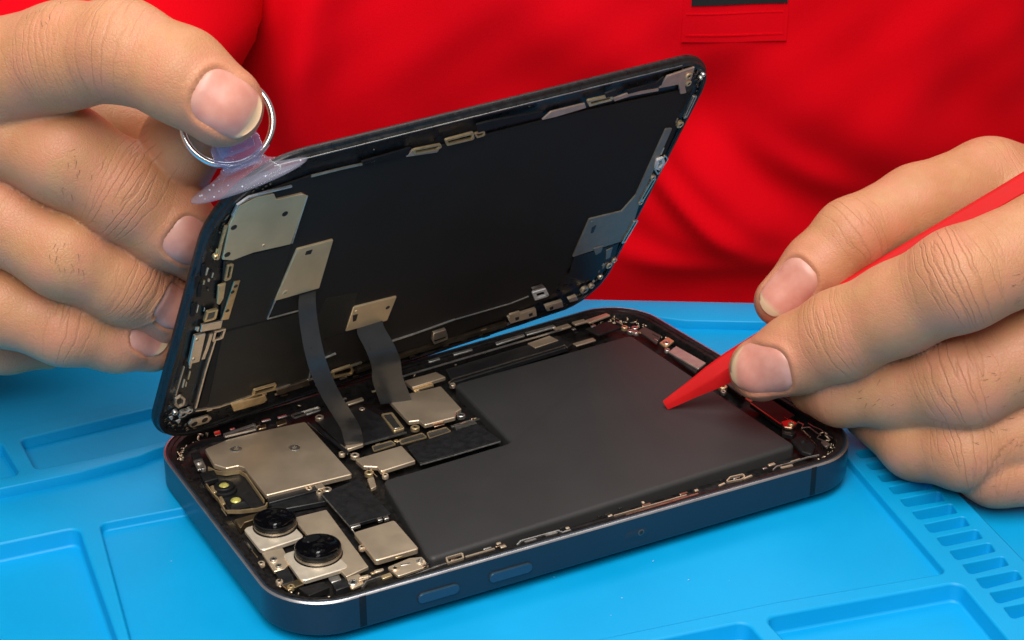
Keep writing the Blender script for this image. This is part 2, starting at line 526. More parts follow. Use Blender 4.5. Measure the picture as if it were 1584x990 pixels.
# ------------------------------------------------------------------ tables of measured shapes, in millimetres
BASE_PARTS=[
('plate','logic_board_shield','bronze',[(11.18,80.04),(17.52,81.59),(25.55,81.52),(38.04,80.50),(37.36,51.09),(15.73,52.17),(16.13,66.75),(15.13,68.39),(12.24,68.63),(10.35,71.83)],8,1.2,0.18,0.6),
('screw','screw','steel',[(17.71,76.06)],8.12,1.5,0,0),
('screw','screw','steel',[(30.32,69.57)],8.12,1.5,0,0),
('plate','sensor_tray','black',[(8.99,75.15),(13.04,71.04),(16.15,69.62),(15.12,52.97),(14.88,50.44),(10.56,50.94),(5.91,52.94),(6.69,63.20)],6,1,0.1,0),
('plate','rubber_block','rubber',[(7.70,80.64),(9.83,80.52),(9.40,76.76),(7.04,76.67)],7.6,1.2,0.25,0),
('plate','rubber_block','rubber',[(6.11,70.26),(9.62,70.01),(9.12,65.75),(5.52,65.73)],7.7,1.2,0.25,0),
('plate','flash_bracket','steel',[(7.13,77.38),(9.24,77.26),(8.62,72.59),(6.30,72.15)],7.4,0.5,0.1,0),
('screw','screw','steel',[(7.72,75.37)],7.7,0.8,0,0),
('screw','screw','steel',[(7.66,72.19)],7.7,0.65,0,0),
('strip','bracket_edge','gold',[(6.01,67.15),(5.82,60.76),(6.02,57.95),(5.42,52.33),(8.55,50.55),(12.26,49.41),(14.40,49.50),(15.22,50.69)],7,0.9,0.35,0),
('strip','bracket_edge','gold',[(8.97,72.20),(9.92,69.53),(11.71,67.80),(14.88,67.04),(15.54,64.56),(14.72,51.36)],7.5,1,0.3,0),
('plate','spring_clip','gold',[(6.23,63.88),(7.12,64.06),(6.83,60.82),(5.95,60.64)],7.2,0.4,0.08,0),
('plate','spring_clip','gold',[(6.37,58.38),(7.00,58.35),(6.61,54.90),(5.87,54.66)],7.2,0.4,0.08,0),
('plate','camera_cowling','goldm',[(5.90,47.51),(13.12,47.60),(12.87,45.46),(7.31,45.10),(5.60,43.21)],7,1.6,0.15,0),
('plate','black_block','black',[(16.37,53.13),(29.99,52.83),(27.77,44.93),(15.44,47.03)],6.6,1.2,0.15,0),
('plate','black_block','black',[(15.98,52.88),(29.05,52.54),(28.10,49.67),(15.38,49.89)],7.2,1,0.12,0),
('plate','camera_plate','bronze_l',[(17.61,41.46),(25.97,40.91),(24.17,14.53),(18.25,13.23),(17.81,25.98)],7,0.8,0.15,0),
('plate','lens_base','cream',[(6.16,43.07),(16.56,43.54),(16.89,32.85),(6.11,32.23)],6.9,1,0.2,1.2),
('plate','lens_base','cream',[(9.62,28.35),(19.79,28.96),(20.42,16.21),(9.03,16.30)],7.1,1,0.2,1.2),
('plate','camera_plate','bronze_l',[(6.09,31.86),(10.94,31.53),(10.26,25.57),(7.91,23.34),(5.54,23.52)],6.6,0.6,0.12,0),
('screw','screw','steel',[(7.21,27.80)],7,0.85,0,0),
('screw','screw','steel',[(7.19,24.83)],7,0.75,0,0),
('plate','black_block','black',[(5.67,23.10),(8.62,23.18),(7.96,17.72),(4.82,17.50)],6.8,1.5,0.15,0),
('plate','corner_bracket','goldm',[(4.88,17.64),(9.52,18.16),(9.22,15.73),(5.31,15.11)],6.7,0.5,0.1,0),
('screw','screw','gold',[(6.32,16.01)],7,0.8,0,0),
('plate','black_block','blackg',[(7.53,14.63),(13.17,14.28),(13.47,11.53),(8.28,10.81)],6.9,1.5,0.15,0),
('plate','black_block','black',[(14.35,12.74),(17.66,12.58),(17.14,9.14),(13.87,9.02)],7.4,1.6,0.15,0),
('plate','spring_clip','steel',[(14.31,13.98),(16.68,13.78),(16.43,11.90),(14.09,11.80)],7.7,0.4,0.1,0),
('plate','corner_bracket','bronze_l',[(18.03,12.72),(21.12,12.70),(20.36,8.79),(16.98,8.15)],7.2,0.5,0.1,0.5),
('screw','screw','steel',[(18.26,9.88)],7.6,1.1,0,0),
('strip','grounding_strip','steel',[(19.06,6.97),(20.74,8.57),(24.41,8.78)],7.7,0.7,0.35,0),
('plate','spring_clip','gold',[(24.46,8.87),(26.85,8.96),(26.66,7.62),(24.28,7.53)],7.8,0.5,0.1,0),
('plate','connector_cover','bronze_l',[(27.32,11.56),(33.13,12.40),(35.85,11.44),(35.57,7.44),(27.84,7.17)],7.5,0.6,0.12,0.5),
('screw','screw','bronze',[(28.50,10.07)],7.8,1,0,0),
('screw','screw','steel',[(34.45,9.92)],7.8,0.85,0,0),
('strip','grounding_strip','steel',[(28.22,5.05),(30.85,4.99),(34.58,5.48),(38.84,5.70)],8.1,0.5,0.45,0),
('plate','flex_board','black',[(27.78,47.44),(38.21,49.34),(37.84,31.09),(27.43,31.26)],7.4,0.8,0.1,0.4),
('strip','board_edge','steel',[(27.61,46.71),(27.38,31.16),(26.74,21.25)],7.3,0.3,0.22,0),
('screw','screw','bronze',[(29.55,48.41)],7.6,1.1,0,0),
('screw','screw','bronze',[(27.61,48.54)],7.4,0.8,0,0),
('plate','spring_clip','bronze',[(27.64,51.17),(29.46,51.15),(29.39,49.14),(27.45,48.89)],7.8,0.4,0.1,0),
('plate','capacitor','steel',[(27.23,30.77),(29.62,30.68),(29.40,29.53),(27.02,29.63)],7.9,0.7,0.12,0),
('plate','capacitor','steel',[(33.92,30.46),(35.07,30.45),(34.84,29.30),(33.69,29.31)],7.9,0.7,0.12,0),
('plate','capacitor','steel',[(35.45,30.23),(36.60,30.22),(36.37,29.06),(35.22,29.08)],7.9,0.7,0.12,0),
('plate','square_shield','bronze_l',[(26.65,27.45),(36.96,27.58),(36.44,14.15),(25.91,14.45)],8,1.3,0.2,0.7),
('plate','spring_clip','gold',[(30.98,15.48),(33.93,15.61),(33.59,14.29),(30.66,14.17)],7.3,0.5,0.1,0),
('plate','dark_board','black',[(41.14,80.40),(54.59,83.78),(58.43,64.72),(46.52,64.39),(41.55,65.38)],7.2,0.7,0.1,0.3),
('strip','board_edge','steel',[(41.41,64.68),(46.23,63.77),(58.27,64.02)],7.4,0.4,0.22,0),
('strip','board_edge','steel',[(38.74,80.55),(39.53,72.82),(40.87,62.75)],7.6,0.4,0.22,0),
('strip','flex_cable_edge','black',[(39.39,78.77),(39.89,71.24),(40.81,61.08)],7.9,0.4,0.9,0),
('screw','screw','bronze',[(42.39,81.54)],7.8,1.1,0,0),
('plate','connector_shield','bronze',[(61.40,81.40),(76.52,80.56),(75.38,66.96),(73.29,66.18),(71.87,63.85),(63.37,64.06),(63.17,66.88),(60.61,67.57)],8,1,0.18,0.5),
('screw','screw','gold',[(61.05,64.86)],7.7,1.15,0,0),
('screw','screw','steel',[(74.04,64.81)],7.7,1.1,0,0),
('plate','connector_block','gold',[(56.55,75.22),(59.57,74.67),(58.50,65.55),(55.39,65.43)],7.7,0.6,0.1,0.5),
('plate','connector_block','greym',[(56.67,73.94),(58.67,73.58),(57.66,66.01),(55.96,66.21)],7.9,0.3,0.08,0.3),
('plate','connector_cover','bronze',[(69.32,87.60),(78.89,88.06),(79.89,84.08),(69.59,83.26)],8.2,0.9,0.15,0.3),
('plate','spring_clip','gold',[(69.72,84.28),(75.90,84.51),(75.50,82.64),(69.49,82.34)],7.7,0.5,0.1,0),
('plate','connector_block','greyd',[(62.30,60.92),(67.87,61.16),(67.92,58.46),(61.51,57.97)],7.6,0.5,0.1,0.6),
('loop','connector_rim','gold',[(62.18,60.68),(67.75,60.92),(67.79,58.22),(61.39,57.74)],7.75,0.3,0.22,0),
('plate','connector_block','greyd',[(54.69,61.13),(61.32,61.48),(61.39,58.79),(54.10,58.86)],7.6,0.5,0.1,0.6),
('loop','connector_rim','gold',[(54.58,60.89),(61.20,61.24),(61.27,58.55),(53.99,58.62)],7.75,0.3,0.22,0),
('plate','connector_block','greyd',[(69.89,61.16),(75.41,61.49),(75.56,58.69),(69.36,58.78)],7.6,0.5,0.1,0.6),
('loop','connector_rim','steel',[(69.76,60.92),(75.28,61.25),(75.43,58.45),(69.23,58.54)],7.75,0.3,0.22,0),
('plate','connector_block','greyd',[(47.47,61.55),(52.88,61.79),(53.13,59.41),(46.78,59.00)],7.6,0.5,0.1,0.6),
('loop','connector_rim','gold',[(47.36,61.31),(52.77,61.55),(53.02,59.17),(46.67,58.76)],7.75,0.3,0.22,0),
('plate','spring_clip','copper',[(65.68,63.96),(68.71,64.16),(68.21,62.51),(65.34,62.61)],7.6,0.4,0.08,0),
('plate','stacked_board','black',[(54.68,56.81),(75.02,58.37),(76.33,47.75),(53.59,47.64)],7.9,0.32,0.06,0.6),
('strip','board_edge','steelb',[(53.56,47.25),(62.36,47.24),(75.87,47.58)],7.84,0.25,0.24,0),
('plate','stacked_board','black',[(55.10,57.68),(75.49,59.25),(76.80,48.61),(54.01,48.50)],7.35,0.32,0.06,0.6),
('strip','board_edge','steelb',[(53.98,48.10),(62.80,48.09),(76.34,48.43)],7.29,0.25,0.24,0),
('plate','stacked_board','black',[(55.52,58.56),(75.96,60.13),(77.28,49.46),(54.42,49.35)],6.8,0.32,0.06,0.6),
('strip','board_edge','steelb',[(54.39,48.95),(63.24,48.94),(76.81,49.28)],6.74,0.25,0.24,0),
('plate','connector_shield','bronze',[(40.91,57.21),(53.65,57.57),(53.40,49.34),(43.79,48.81),(44.05,51.13),(41.21,53.11)],8,1,0.18,0.4),
('screw','screw','gold',[(41.52,50.54)],7.6,1.15,0,0),
('screw','screw','bronze',[(42.12,59.84)],7.6,1.1,0,0),
('plate','spring_clip','bronze_l',[(39.95,48.34),(41.68,48.39),(40.26,44.03),(38.69,43.56)],7.4,0.8,0.15,0),
('plate','cable_connector','bronze_l',[(42.14,65.81),(46.70,65.81),(45.73,62.64),(41.20,62.28)],8.1,0.8,0.12,0.3),
('plate','loudspeaker','black',[(82.75,89.59),(118.80,92.29),(120.02,86.04),(117.57,84.71),(80.61,81.84)],7.3,1.2,0.15,0.4),
('strip','speaker_edge','steel',[(78.73,78.26),(79.38,81.65),(81.58,82.92),(115.32,85.07),(117.00,85.48),(116.95,83.69)],7.9,0.3,0.22,0),
('plate','speaker_label','bronze',[(109.08,91.86),(116.74,93.01),(117.46,89.35),(109.53,88.41)],7.5,0.3,0.08,0),
('plate','speaker_label','bronze',[(119.81,85.70),(126.46,86.04),(126.38,84.23),(119.91,83.82)],7.5,0.3,0.08,0),
('strip','metal_trim','steelb',[(65.80,90.03),(73.68,90.62),(92.82,91.89),(120.87,93.67)],8.2,0.4,0.28,0),
('plate','spring_clip','steelb',[(80.06,95.20),(83.49,95.44),(83.24,93.82),(79.81,93.59)],8.4,0.4,0.1,0),
('plate','spring_clip','steelb',[(100.92,95.36),(110.24,96.02),(109.95,94.79),(100.46,93.80)],8.4,0.4,0.1,0),
('plate','spring_clip','steelb',[(110.95,96.54),(120.26,96.86),(120.25,95.44),(110.61,94.87)],8.4,0.4,0.1,0),
('plate','spring_clip','steelb',[(87.71,95.25),(93.73,95.39),(93.32,94.27),(87.47,94.05)],8.4,0.4,0.1,0),
('plate','spring_clip','bronze',[(119.42,95.45),(124.33,95.95),(124.41,94.00),(119.52,93.51)],8.2,0.5,0.1,0),
('plate','spring_clip','bronze',[(125.70,96.13),(129.76,96.20),(129.67,94.33),(125.78,94.17)],8.2,0.5,0.1,0),
('plate','spring_clip','bronze',[(129.64,95.31),(137.27,96.26),(137.54,94.64),(129.86,93.26)],8.2,0.5,0.1,0),
('plate','corner_bracket','blackg',[(127.48,91.77),(135.35,92.50),(136.80,87.37),(128.44,86.53)],7.6,0.6,0.15,0),
('screw','screw','gold',[(136.96,86.33)],8.2,0.9,0,0),
('screw','screw','steel',[(137.03,83.46)],8.2,0.9,0,0),
('screw','screw','steel',[(139.34,84.73)],8.1,1,0,0),
('screw','screw','steel',[(138.21,82.32)],8,0.8,0,0),
('plate','metal_bracket','red_reflection',[(139.23,82.91),(142.13,84.08),(143.02,77.00),(139.28,73.61)],7.9,0.5,0.1,0),
('plate','metal_bracket','gold',[(139.77,73.09),(143.76,74.94),(143.95,72.06),(139.76,69.91)],8.2,0.5,0.12,0),
('screw','screw','steel',[(141.32,71.96)],8.5,1,0,0),
('screw','screw','steel',[(139.63,69.09)],8,0.8,0,0),
('plate','metal_bracket','pink_reflection',[(139.18,67.78),(142.98,69.67),(144.21,57.36),(140.47,55.59)],7.9,0.5,0.1,0),
('plate','metal_bracket','black',[(139.30,70.44),(139.43,68.12),(140.95,56.23),(139.07,54.72)],7.3,0.6,0.1,0),
('screw','screw','gold',[(140.00,43.75)],8.2,1.2,0,0),
('screw','screw','steel',[(139.16,42.22)],7.6,0.8,0,0),
('plate','metal_bracket','red_reflection',[(142.65,53.92),(145.74,54.75),(146.20,40.87),(141.79,37.62)],7.7,0.5,0.1,0),
('plate','haptic_engine','blackg',[(141.20,33.47),(147.05,34.18),(147.03,22.19),(141.25,20.44)],7.9,1.4,0.15,0.3),
('strip','metal_trim','copper',[(141.02,32.96),(140.93,20.03)],8,0.35,0.3,0),
('plate','metal_bracket','copper',[(141.07,35.54),(143.70,36.07),(143.66,34.06),(140.97,33.17)],8.1,0.4,0.1,0),
('plate','metal_bracket','copper',[(141.28,20.54),(144.07,20.49),(144.52,17.91),(141.77,16.42),(140.22,18.07)],8.4,0.6,0.15,0.5),
('screw','screw','gold',[(142.66,18.14)],8.8,0.85,0,0),
('plate','black_block','blackg',[(140.95,19.73),(142.24,17.46),(142.55,15.76),(140.51,14.66),(139.08,16.99)],7.4,1.2,0.15,0),
('plate','rubber_block','rubber',[(138.45,12.77),(141.92,13.41),(142.24,7.63),(138.46,4.30),(137.25,6.81)],7.8,1,0.25,0.6),
('screw','screw','blackg',[(140.25,10.21)],8,0.7,0,0),
('strip','antenna_wire','steel',[(145.40,19.01),(145.84,17.22),(144.40,16.13),(146.28,15.43),(146.04,12.52),(146.26,11.26),(144.49,10.02),(145.13,7.79),(145.29,6.21),(143.34,4.75)],8,0.25,0.2,0),
('strip','antenna_wire','steel',[(147.12,17.05),(147.21,15.07),(147.86,12.80),(147.33,10.07),(147.69,7.98)],8.1,0.2,0.15,0),
('plate','spring_clip','steel',[(143.99,7.87),(145.56,8.08),(145.11,5.74),(143.35,5.28)],8.1,0.4,0.1,0),
('strip','side_clip','steelb',[(55.95,4.19),(57.49,5.15),(66.99,4.69),(67.33,3.56),(69.54,3.55)],8.35,0.4,0.35,0),
('strip','side_clip','steel',[(58.02,4.32),(60.83,4.26)],8.3,0.3,0.6,0),
('strip','side_clip','steel',[(63.39,4.34),(66.36,4.20)],8.3,0.3,0.6,0),
('loop','side_clip','bronze_l',[(39.51,7.28),(43.83,7.21),(42.98,5.00),(38.81,5.01)],8.5,0.5,0.35,0),
('strip','side_clip','bronze',[(43.61,5.59),(50.84,5.38)],8.3,0.3,0.5,0),
('strip','side_rail','copper',[(83.71,2.67),(103.48,2.21)],8.4,0.3,0.55,0),
('strip','side_rail','bronze',[(81.33,3.89),(91.69,3.50),(100.89,3.22)],8.3,0.5,0.3,0),
('loop','side_clip','bronze_l',[(111.67,3.10),(114.30,4.70),(117.98,4.32),(117.49,2.87),(116.12,2.27)],8.5,0.5,0.28,0),
('strip','side_clip','bronze_l',[(109.62,2.57),(111.49,2.86)],8.5,0.3,0.5,0),
('strip','side_clip','bronze_l',[(116.56,2.36),(119.18,2.60)],8.5,0.4,0.5,0),
('strip','side_clip','steelb',[(125.27,2.35),(126.87,3.20),(131.68,2.93),(135.86,3.04),(139.21,2.57)],8.45,0.35,0.25,0),
('strip','side_clip','bronze_l',[(127.49,2.23),(130.66,1.84)],8.4,0.3,0.6,0),
('strip','side_rail','blackg',[(69.85,3.78),(81.03,3.42)],8.3,0.3,0.8,0),
('strip','rubber_seal','rubber',[(7.06,82.40),(8.84,83.59),(12.00,84.38),(14.85,83.87),(18.27,83.04)],8,0.9,0.9,0),
('loop','spring_frame','steelb',[(17.36,83.63),(26.46,84.89),(25.60,81.94),(17.15,82.24)],8.7,0.5,0.5,0),
('plate','spring_frame','greym',[(18.75,84.27),(26.12,85.01),(25.87,84.00),(18.53,83.27)],8,0.3,0.08,0),
('plate','spring_clip','copper',[(16.04,86.96),(17.81,87.09),(17.36,85.07),(15.74,84.86)],8,0.4,0.1,0),
('plate','spring_clip','goldm',[(26.56,83.95),(28.91,84.15),(28.27,82.21),(26.21,82.25)],8.2,0.4,0.1,0),
('plate','spring_clip','goldm',[(31.55,83.79),(34.33,84.14),(33.68,81.80),(30.91,81.46)],8.2,0.4,0.1,0),
('loop','spring_clip','steel',[(36.14,85.03),(43.93,85.72),(44.08,84.04),(36.17,83.06)],8.4,0.4,0.3,0),
('plate','spring_clip','steelb',[(39.67,85.01),(43.79,85.43),(43.65,83.92),(39.69,83.43)],8.2,0.4,0.1,0),
('plate','spring_clip','bronze_l',[(51.11,84.44),(55.91,84.93),(55.74,83.40),(51.10,82.84)],8.2,0.4,0.1,0),
('plate','battery','battery',[(42.40,44.89),(77.78,45.77),(80.04,80.00),(135.98,81.49),(137.77,9.58),(36.22,8.68)],8.1,3.2,1.1,1.6),
('plate','contact_pad','copper',[(89.51,5.01),(91.78,4.93),(91.68,4.16),(89.38,4.26)],8.04035,0.3,0.06,0),
('plate','contact_pad','blackg',[(111.87,5.70),(112.69,5.69),(112.70,5.19),(111.82,5.24)],7.74376,0.3,0.06,0),
('plate','contact_pad','black',[(84.65,7.60),(85.75,7.56),(85.68,7.08),(84.74,7.02)],7.33877,0.3,0.06,0),
('plate','contact_pad','bronze_l',[(90.80,7.13),(91.48,7.11),(91.43,6.33),(90.80,6.33)],7.36586,0.3,0.06,0),
('plate','contact_pad','copper',[(34.08,7.85),(35.04,7.83),(34.93,7.18),(34.15,7.10)],7.89064,0.3,0.06,0),
('plate','contact_pad','bronze_l',[(131.18,4.42),(132.58,4.40),(132.64,3.76),(131.06,3.88)],7.53185,0.3,0.06,0),
('plate','contact_pad','steel',[(115.27,5.06),(117.27,5.04),(117.09,4.37),(115.24,4.33)],7.68075,0.3,0.06,0),
('plate','contact_pad','steel',[(48.98,7.51),(50.92,7.44),(51.12,6.94),(49.04,7.09)],7.60429,0.3,0.06,0),
('plate','contact_pad','black',[(79.93,5.82),(81.34,5.77),(81.12,5.12),(79.75,5.15)],8.15518,0.3,0.06,0),
('plate','contact_pad','blackg',[(35.85,7.59),(38.15,7.54),(38.10,6.82),(35.90,6.82)],7.45089,0.3,0.06,0),
('plate','contact_pad','blackg',[(68.41,7.08),(70.58,7.00),(70.47,6.52),(68.54,6.46)],7.29118,0.3,0.06,0),
('plate','contact_pad','copper',[(51.97,7.28),(54.32,7.20),(54.36,6.66),(51.96,6.78)],7.5168,0.3,0.06,0),
('plate','contact_pad','black',[(35.00,7.86),(35.87,7.84),(35.78,7.25),(34.88,7.29)],8.1867,0.3,0.06,0),
('plate','contact_pad','blackg',[(78.74,7.13),(79.87,7.10),(79.81,6.47),(78.67,6.51)],7.25571,0.3,0.06,0),
('plate','contact_pad','bronze_l',[(126.84,6.51),(128.66,6.48),(128.62,5.66),(126.69,5.75)],7.33278,0.3,0.06,0),
('plate','contact_pad','steel',[(124.30,5.33),(125.39,5.31),(125.44,4.68),(124.19,4.78)],7.65315,0.3,0.06,0),
('plate','contact_pad','black',[(134.08,4.55),(136.99,4.50),(136.96,3.86),(133.95,3.96)],7.47404,0.3,0.06,0),
('plate','contact_pad','bronze',[(69.41,5.87),(70.27,5.84),(70.31,5.07),(69.36,5.15)],7.69932,0.3,0.06,0),
('plate','contact_pad','bronze',[(52.37,7.63),(53.51,7.59),(53.43,6.93),(52.40,6.91)],7.9749,0.3,0.06,0),
('plate','contact_pad','copper',[(100.29,5.60),(102.54,5.52),(102.57,4.93),(100.36,4.98)],7.46486,0.3,0.06,0),
('plate','contact_pad','bronze_l',[(131.99,4.48),(134.85,4.44),(134.82,3.85),(131.81,3.98)],7.74699,0.3,0.06,0),
('plate','contact_pad','copper',[(40.82,7.61),(42.28,7.56),(42.29,6.85),(40.75,6.95)],7.47388,0.3,0.06,0),
('plate','contact_pad','bronze_l',[(52.31,5.73),(53.70,5.68),(53.72,4.91),(52.29,4.99)],8.17612,0.3,0.06,0),
('plate','contact_pad','blackg',[(129.92,4.71),(131.83,4.69),(131.94,4.11),(129.92,4.20)],7.89143,0.3,0.06,0),
('plate','contact_pad','bronze',[(104.38,5.27),(105.43,5.23),(105.31,4.52),(104.37,4.50)],7.50267,0.3,0.06,0),
('plate','contact_pad','bronze_l',[(80.43,5.34),(81.63,5.30),(81.41,4.59),(80.29,4.59)],7.85012,0.3,0.06,0),
('plate','contact_pad','black',[(5.05,61.86),(4.86,58.70),(5.11,58.14),(5.10,61.41)],7.49181,0.3,0.06,0),
('plate','contact_pad','black',[(5.32,68.41),(5.15,65.67),(5.19,64.97),(5.34,67.71)],7.21179,0.3,0.06,0),
('plate','contact_pad','black',[(4.77,37.63),(4.71,34.04),(4.96,33.54),(4.99,37.14)],7.4664,0.3,0.06,0),
('plate','contact_pad','blackg',[(4.66,31.98),(4.60,28.29),(4.55,27.74),(4.72,31.34)],6.93937,0.3,0.06,0),
('plate','contact_pad','steel',[(4.46,38.50),(4.41,35.15),(4.52,34.54),(4.50,37.93)],6.74211,0.3,0.06,0),
('plate','contact_pad','steel',[(4.56,37.34),(4.50,33.60),(4.39,32.89),(4.63,36.51)],7.26166,0.3,0.06,0),
('plate','contact_pad','blackg',[(5.28,52.26),(5.17,48.40),(5.26,47.72),(5.43,51.53)],6.97585,0.3,0.06,0),
('plate','contact_pad','black',[(5.37,48.28),(5.32,46.37),(5.28,45.58),(5.46,47.41)],6.75903,0.3,0.06,0),
('plate','contact_pad','bronze_l',[(4.46,36.60),(4.44,34.76),(4.48,34.26),(4.68,35.99)],7.09175,0.3,0.06,0),
('plate','contact_pad','black',[(5.40,57.95),(5.36,56.51),(5.34,55.84),(5.33,57.30)],6.73644,0.3,0.06,0),
('plate','contact_pad','black',[(5.15,50.99),(5.07,48.24),(5.24,47.64),(5.18,50.47)],6.86769,0.3,0.06,0),
('plate','contact_pad','black',[(4.97,64.94),(4.84,62.86),(4.89,62.13),(5.11,64.15)],7.48066,0.3,0.06,0),
('plate','contact_pad','blackg',[(5.98,21.42),(6.12,20.27),(6.23,19.74),(6.12,20.88)],6.62662,0.3,0.06,0),
('plate','contact_pad','bronze_l',[(4.69,53.13),(4.59,49.58),(4.64,49.10),(4.79,52.62)],7.51657,0.3,0.06,0),
('plate','contact_pad','black',[(4.94,19.66),(5.04,18.80),(5.08,18.12),(5.00,18.97)],7.55327,0.3,0.06,0),
('plate','contact_pad','gold',[(4.17,33.40),(4.12,30.05),(4.28,29.39),(4.22,32.80)],7.3582,0.3,0.06,0),
('plate','contact_pad','steelb',[(28.82,86.95),(31.09,86.96),(31.23,86.10),(28.74,86.21)],7.78273,0.3,0.06,0),
('plate','contact_pad','gold',[(41.94,85.77),(43.34,85.83),(43.44,85.21),(41.90,85.24)],7.98611,0.3,0.06,0),
('plate','contact_pad','blackg',[(27.30,86.02),(28.11,86.02),(28.12,85.04),(27.39,84.99)],8.19867,0.3,0.06,0),
('plate','contact_pad','steel',[(50.08,87.82),(52.60,87.90),(52.73,87.21),(50.04,87.23)],7.63399,0.3,0.06,0),
('plate','contact_pad','bronze_l',[(59.78,87.50),(61.84,87.56),(61.73,86.89),(59.71,86.80)],7.84441,0.3,0.06,0),
('plate','contact_pad','steel',[(48.22,86.20),(49.53,86.24),(49.60,85.40),(48.33,85.33)],7.50747,0.3,0.06,0),
('plate','contact_pad','blackg',[(35.68,86.59),(37.63,86.66),(37.77,85.84),(35.60,85.89)],7.63578,0.3,0.06,0),
('plate','contact_pad','gold',[(42.99,85.61),(44.31,85.66),(44.27,84.67),(42.86,84.68)],7.84134,0.3,0.06,0),
('plate','contact_pad','bronze_l',[(25.93,85.18),(27.65,85.19),(27.85,84.53),(26.02,84.60)],7.71112,0.3,0.06,0),
('plate','contact_pad','steel',[(20.20,86.72),(21.55,86.72),(21.47,86.00),(20.13,85.99)],7.87518,0.3,0.06,0),
('plate','contact_pad','gold',[(25.22,85.32),(26.86,85.33),(26.80,84.73),(25.35,84.61)],7.44293,0.3,0.06,0),
('plate','contact_pad','steel',[(20.19,84.53),(22.22,84.53),(22.19,83.97),(20.40,83.84)],7.79316,0.3,0.06,0),
('plate','contact_pad','blackg',[(23.91,85.36),(25.34,85.36),(25.27,84.49),(23.92,84.44)],7.67894,0.3,0.06,0),
('plate','contact_pad','steelb',[(33.25,87.29),(35.67,87.39),(35.80,86.48),(33.21,86.49)],7.42908,0.3,0.06,0),
('plate','contact_pad','gold',[(75.88,62.25),(76.98,62.22),(76.92,61.75),(75.88,61.75)],7.31578,0.3,0.06,0),
('plate','contact_pad','copper',[(71.11,61.18),(73.41,61.11),(73.44,60.62),(71.32,60.59)],7.66869,0.3,0.06,0),
('plate','contact_pad','gold',[(53.39,61.50),(54.48,61.53),(54.42,60.77),(53.33,60.75)],7.65214,0.3,0.06,0),
('plate','contact_pad','bronze',[(48.58,61.85),(49.84,61.89),(49.96,61.29),(48.53,61.36)],7.65854,0.3,0.06,0),
('plate','contact_pad','gold',[(53.58,60.79),(54.93,60.82),(55.07,60.26),(53.67,60.26)],7.67816,0.3,0.06,0),
('plate','contact_pad','greyd',[(47.32,61.07),(48.60,61.10),(48.45,60.39),(47.36,60.26)],7.52989,0.3,0.06,0),
('plate','contact_pad','bronze',[(63.15,61.67),(65.74,61.58),(65.59,60.83),(63.06,60.89)],7.32675,0.3,0.06,0),
('plate','contact_pad','greyd',[(74.86,61.41),(77.22,61.33),(77.39,60.67),(74.96,60.80)],7.47226,0.3,0.06,0),
('plate','contact_pad','copper',[(75.35,62.26),(76.19,62.23),(76.01,61.44),(75.14,61.49)],7.63422,0.3,0.06,0),
('plate','contact_pad','greyd',[(69.04,61.03),(71.71,60.95),(71.76,60.07),(68.98,60.22)],7.67429,0.3,0.06,0),
('plate','contact_pad','bronze',[(39.02,77.55),(39.24,76.49),(39.16,75.86),(39.16,76.79)],7.46753,0.3,0.06,0),
('plate','contact_pad','gold',[(41.11,57.43),(41.55,53.87),(41.54,53.35),(41.11,56.90)],7.75616,0.3,0.06,0),
('plate','contact_pad','bronze',[(42.65,52.90),(42.50,48.83),(42.68,48.23),(42.65,52.40)],7.21044,0.3,0.06,0),
('plate','contact_pad','steel',[(41.48,61.66),(41.79,59.11),(41.90,58.42),(41.63,60.94)],7.38457,0.3,0.06,0),
('plate','contact_pad','blackg',[(40.73,63.87),(40.93,62.29),(41.02,61.74),(40.90,63.27)],7.35809,0.3,0.06,0),
('plate','contact_pad','bronze',[(41.17,66.73),(41.48,64.23),(41.59,63.49),(41.33,65.95)],7.59978,0.3,0.06,0),
('plate','contact_pad','blackg',[(40.28,70.57),(40.60,68.99),(40.69,68.13),(40.37,69.70)],7.24313,0.3,0.06,0),
('plate','contact_pad','blackg',[(42.09,52.69),(41.97,49.28),(42.12,48.77),(42.27,52.16)],7.54484,0.3,0.06,0),
('plate','contact_pad','bronze',[(40.40,64.21),(40.76,61.40),(40.75,60.49),(40.28,63.35)],7.68725,0.3,0.06,0),
('plate','contact_pad','gold',[(137.56,94.06),(137.90,93.07),(137.89,92.38),(137.49,93.40)],7.62042,0.3,0.06,0),
('plate','contact_pad','steel',[(138.07,87.06),(138.38,86.19),(138.49,85.47),(138.06,86.42)],7.7549,0.3,0.06,0),
('plate','contact_pad','steel',[(142.43,74.17),(142.82,71.82),(142.77,71.22),(142.28,73.62)],7.95065,0.3,0.06,0),
('plate','contact_pad','steel',[(140.25,76.60),(140.44,75.42),(140.36,74.57),(140.01,75.83)],8.05881,0.3,0.06,0),
('plate','contact_pad','steel',[(137.18,91.50),(137.76,89.87),(137.65,89.06),(137.07,90.69)],7.86485,0.3,0.06,0),
('plate','contact_pad','bronze_l',[(139.60,79.37),(140.00,76.98),(139.62,76.02),(139.43,78.27)],7.85167,0.3,0.06,0),
('plate','contact_pad','blackg',[(123.44,90.99),(124.38,91.10),(124.33,90.19),(123.28,90.14)],7.87851,0.3,0.06,0),
('plate','contact_pad','steel',[(129.16,91.75),(130.82,91.95),(130.67,91.12),(129.15,90.84)],8.08854,0.3,0.06,0),
('plate','contact_pad','gold',[(138.94,82.58),(139.27,81.64),(139.05,80.88),(138.93,81.70)],7.89407,0.3,0.06,0),
('plate','contact_pad','steel',[(123.86,93.15),(124.98,93.28),(124.91,92.28),(123.79,92.15)],7.88629,0.3,0.06,0),
('plate','contact_pad','bronze_l',[(137.37,89.60),(137.73,88.57),(137.59,87.94),(137.38,88.88)],7.97257,0.3,0.06,0),
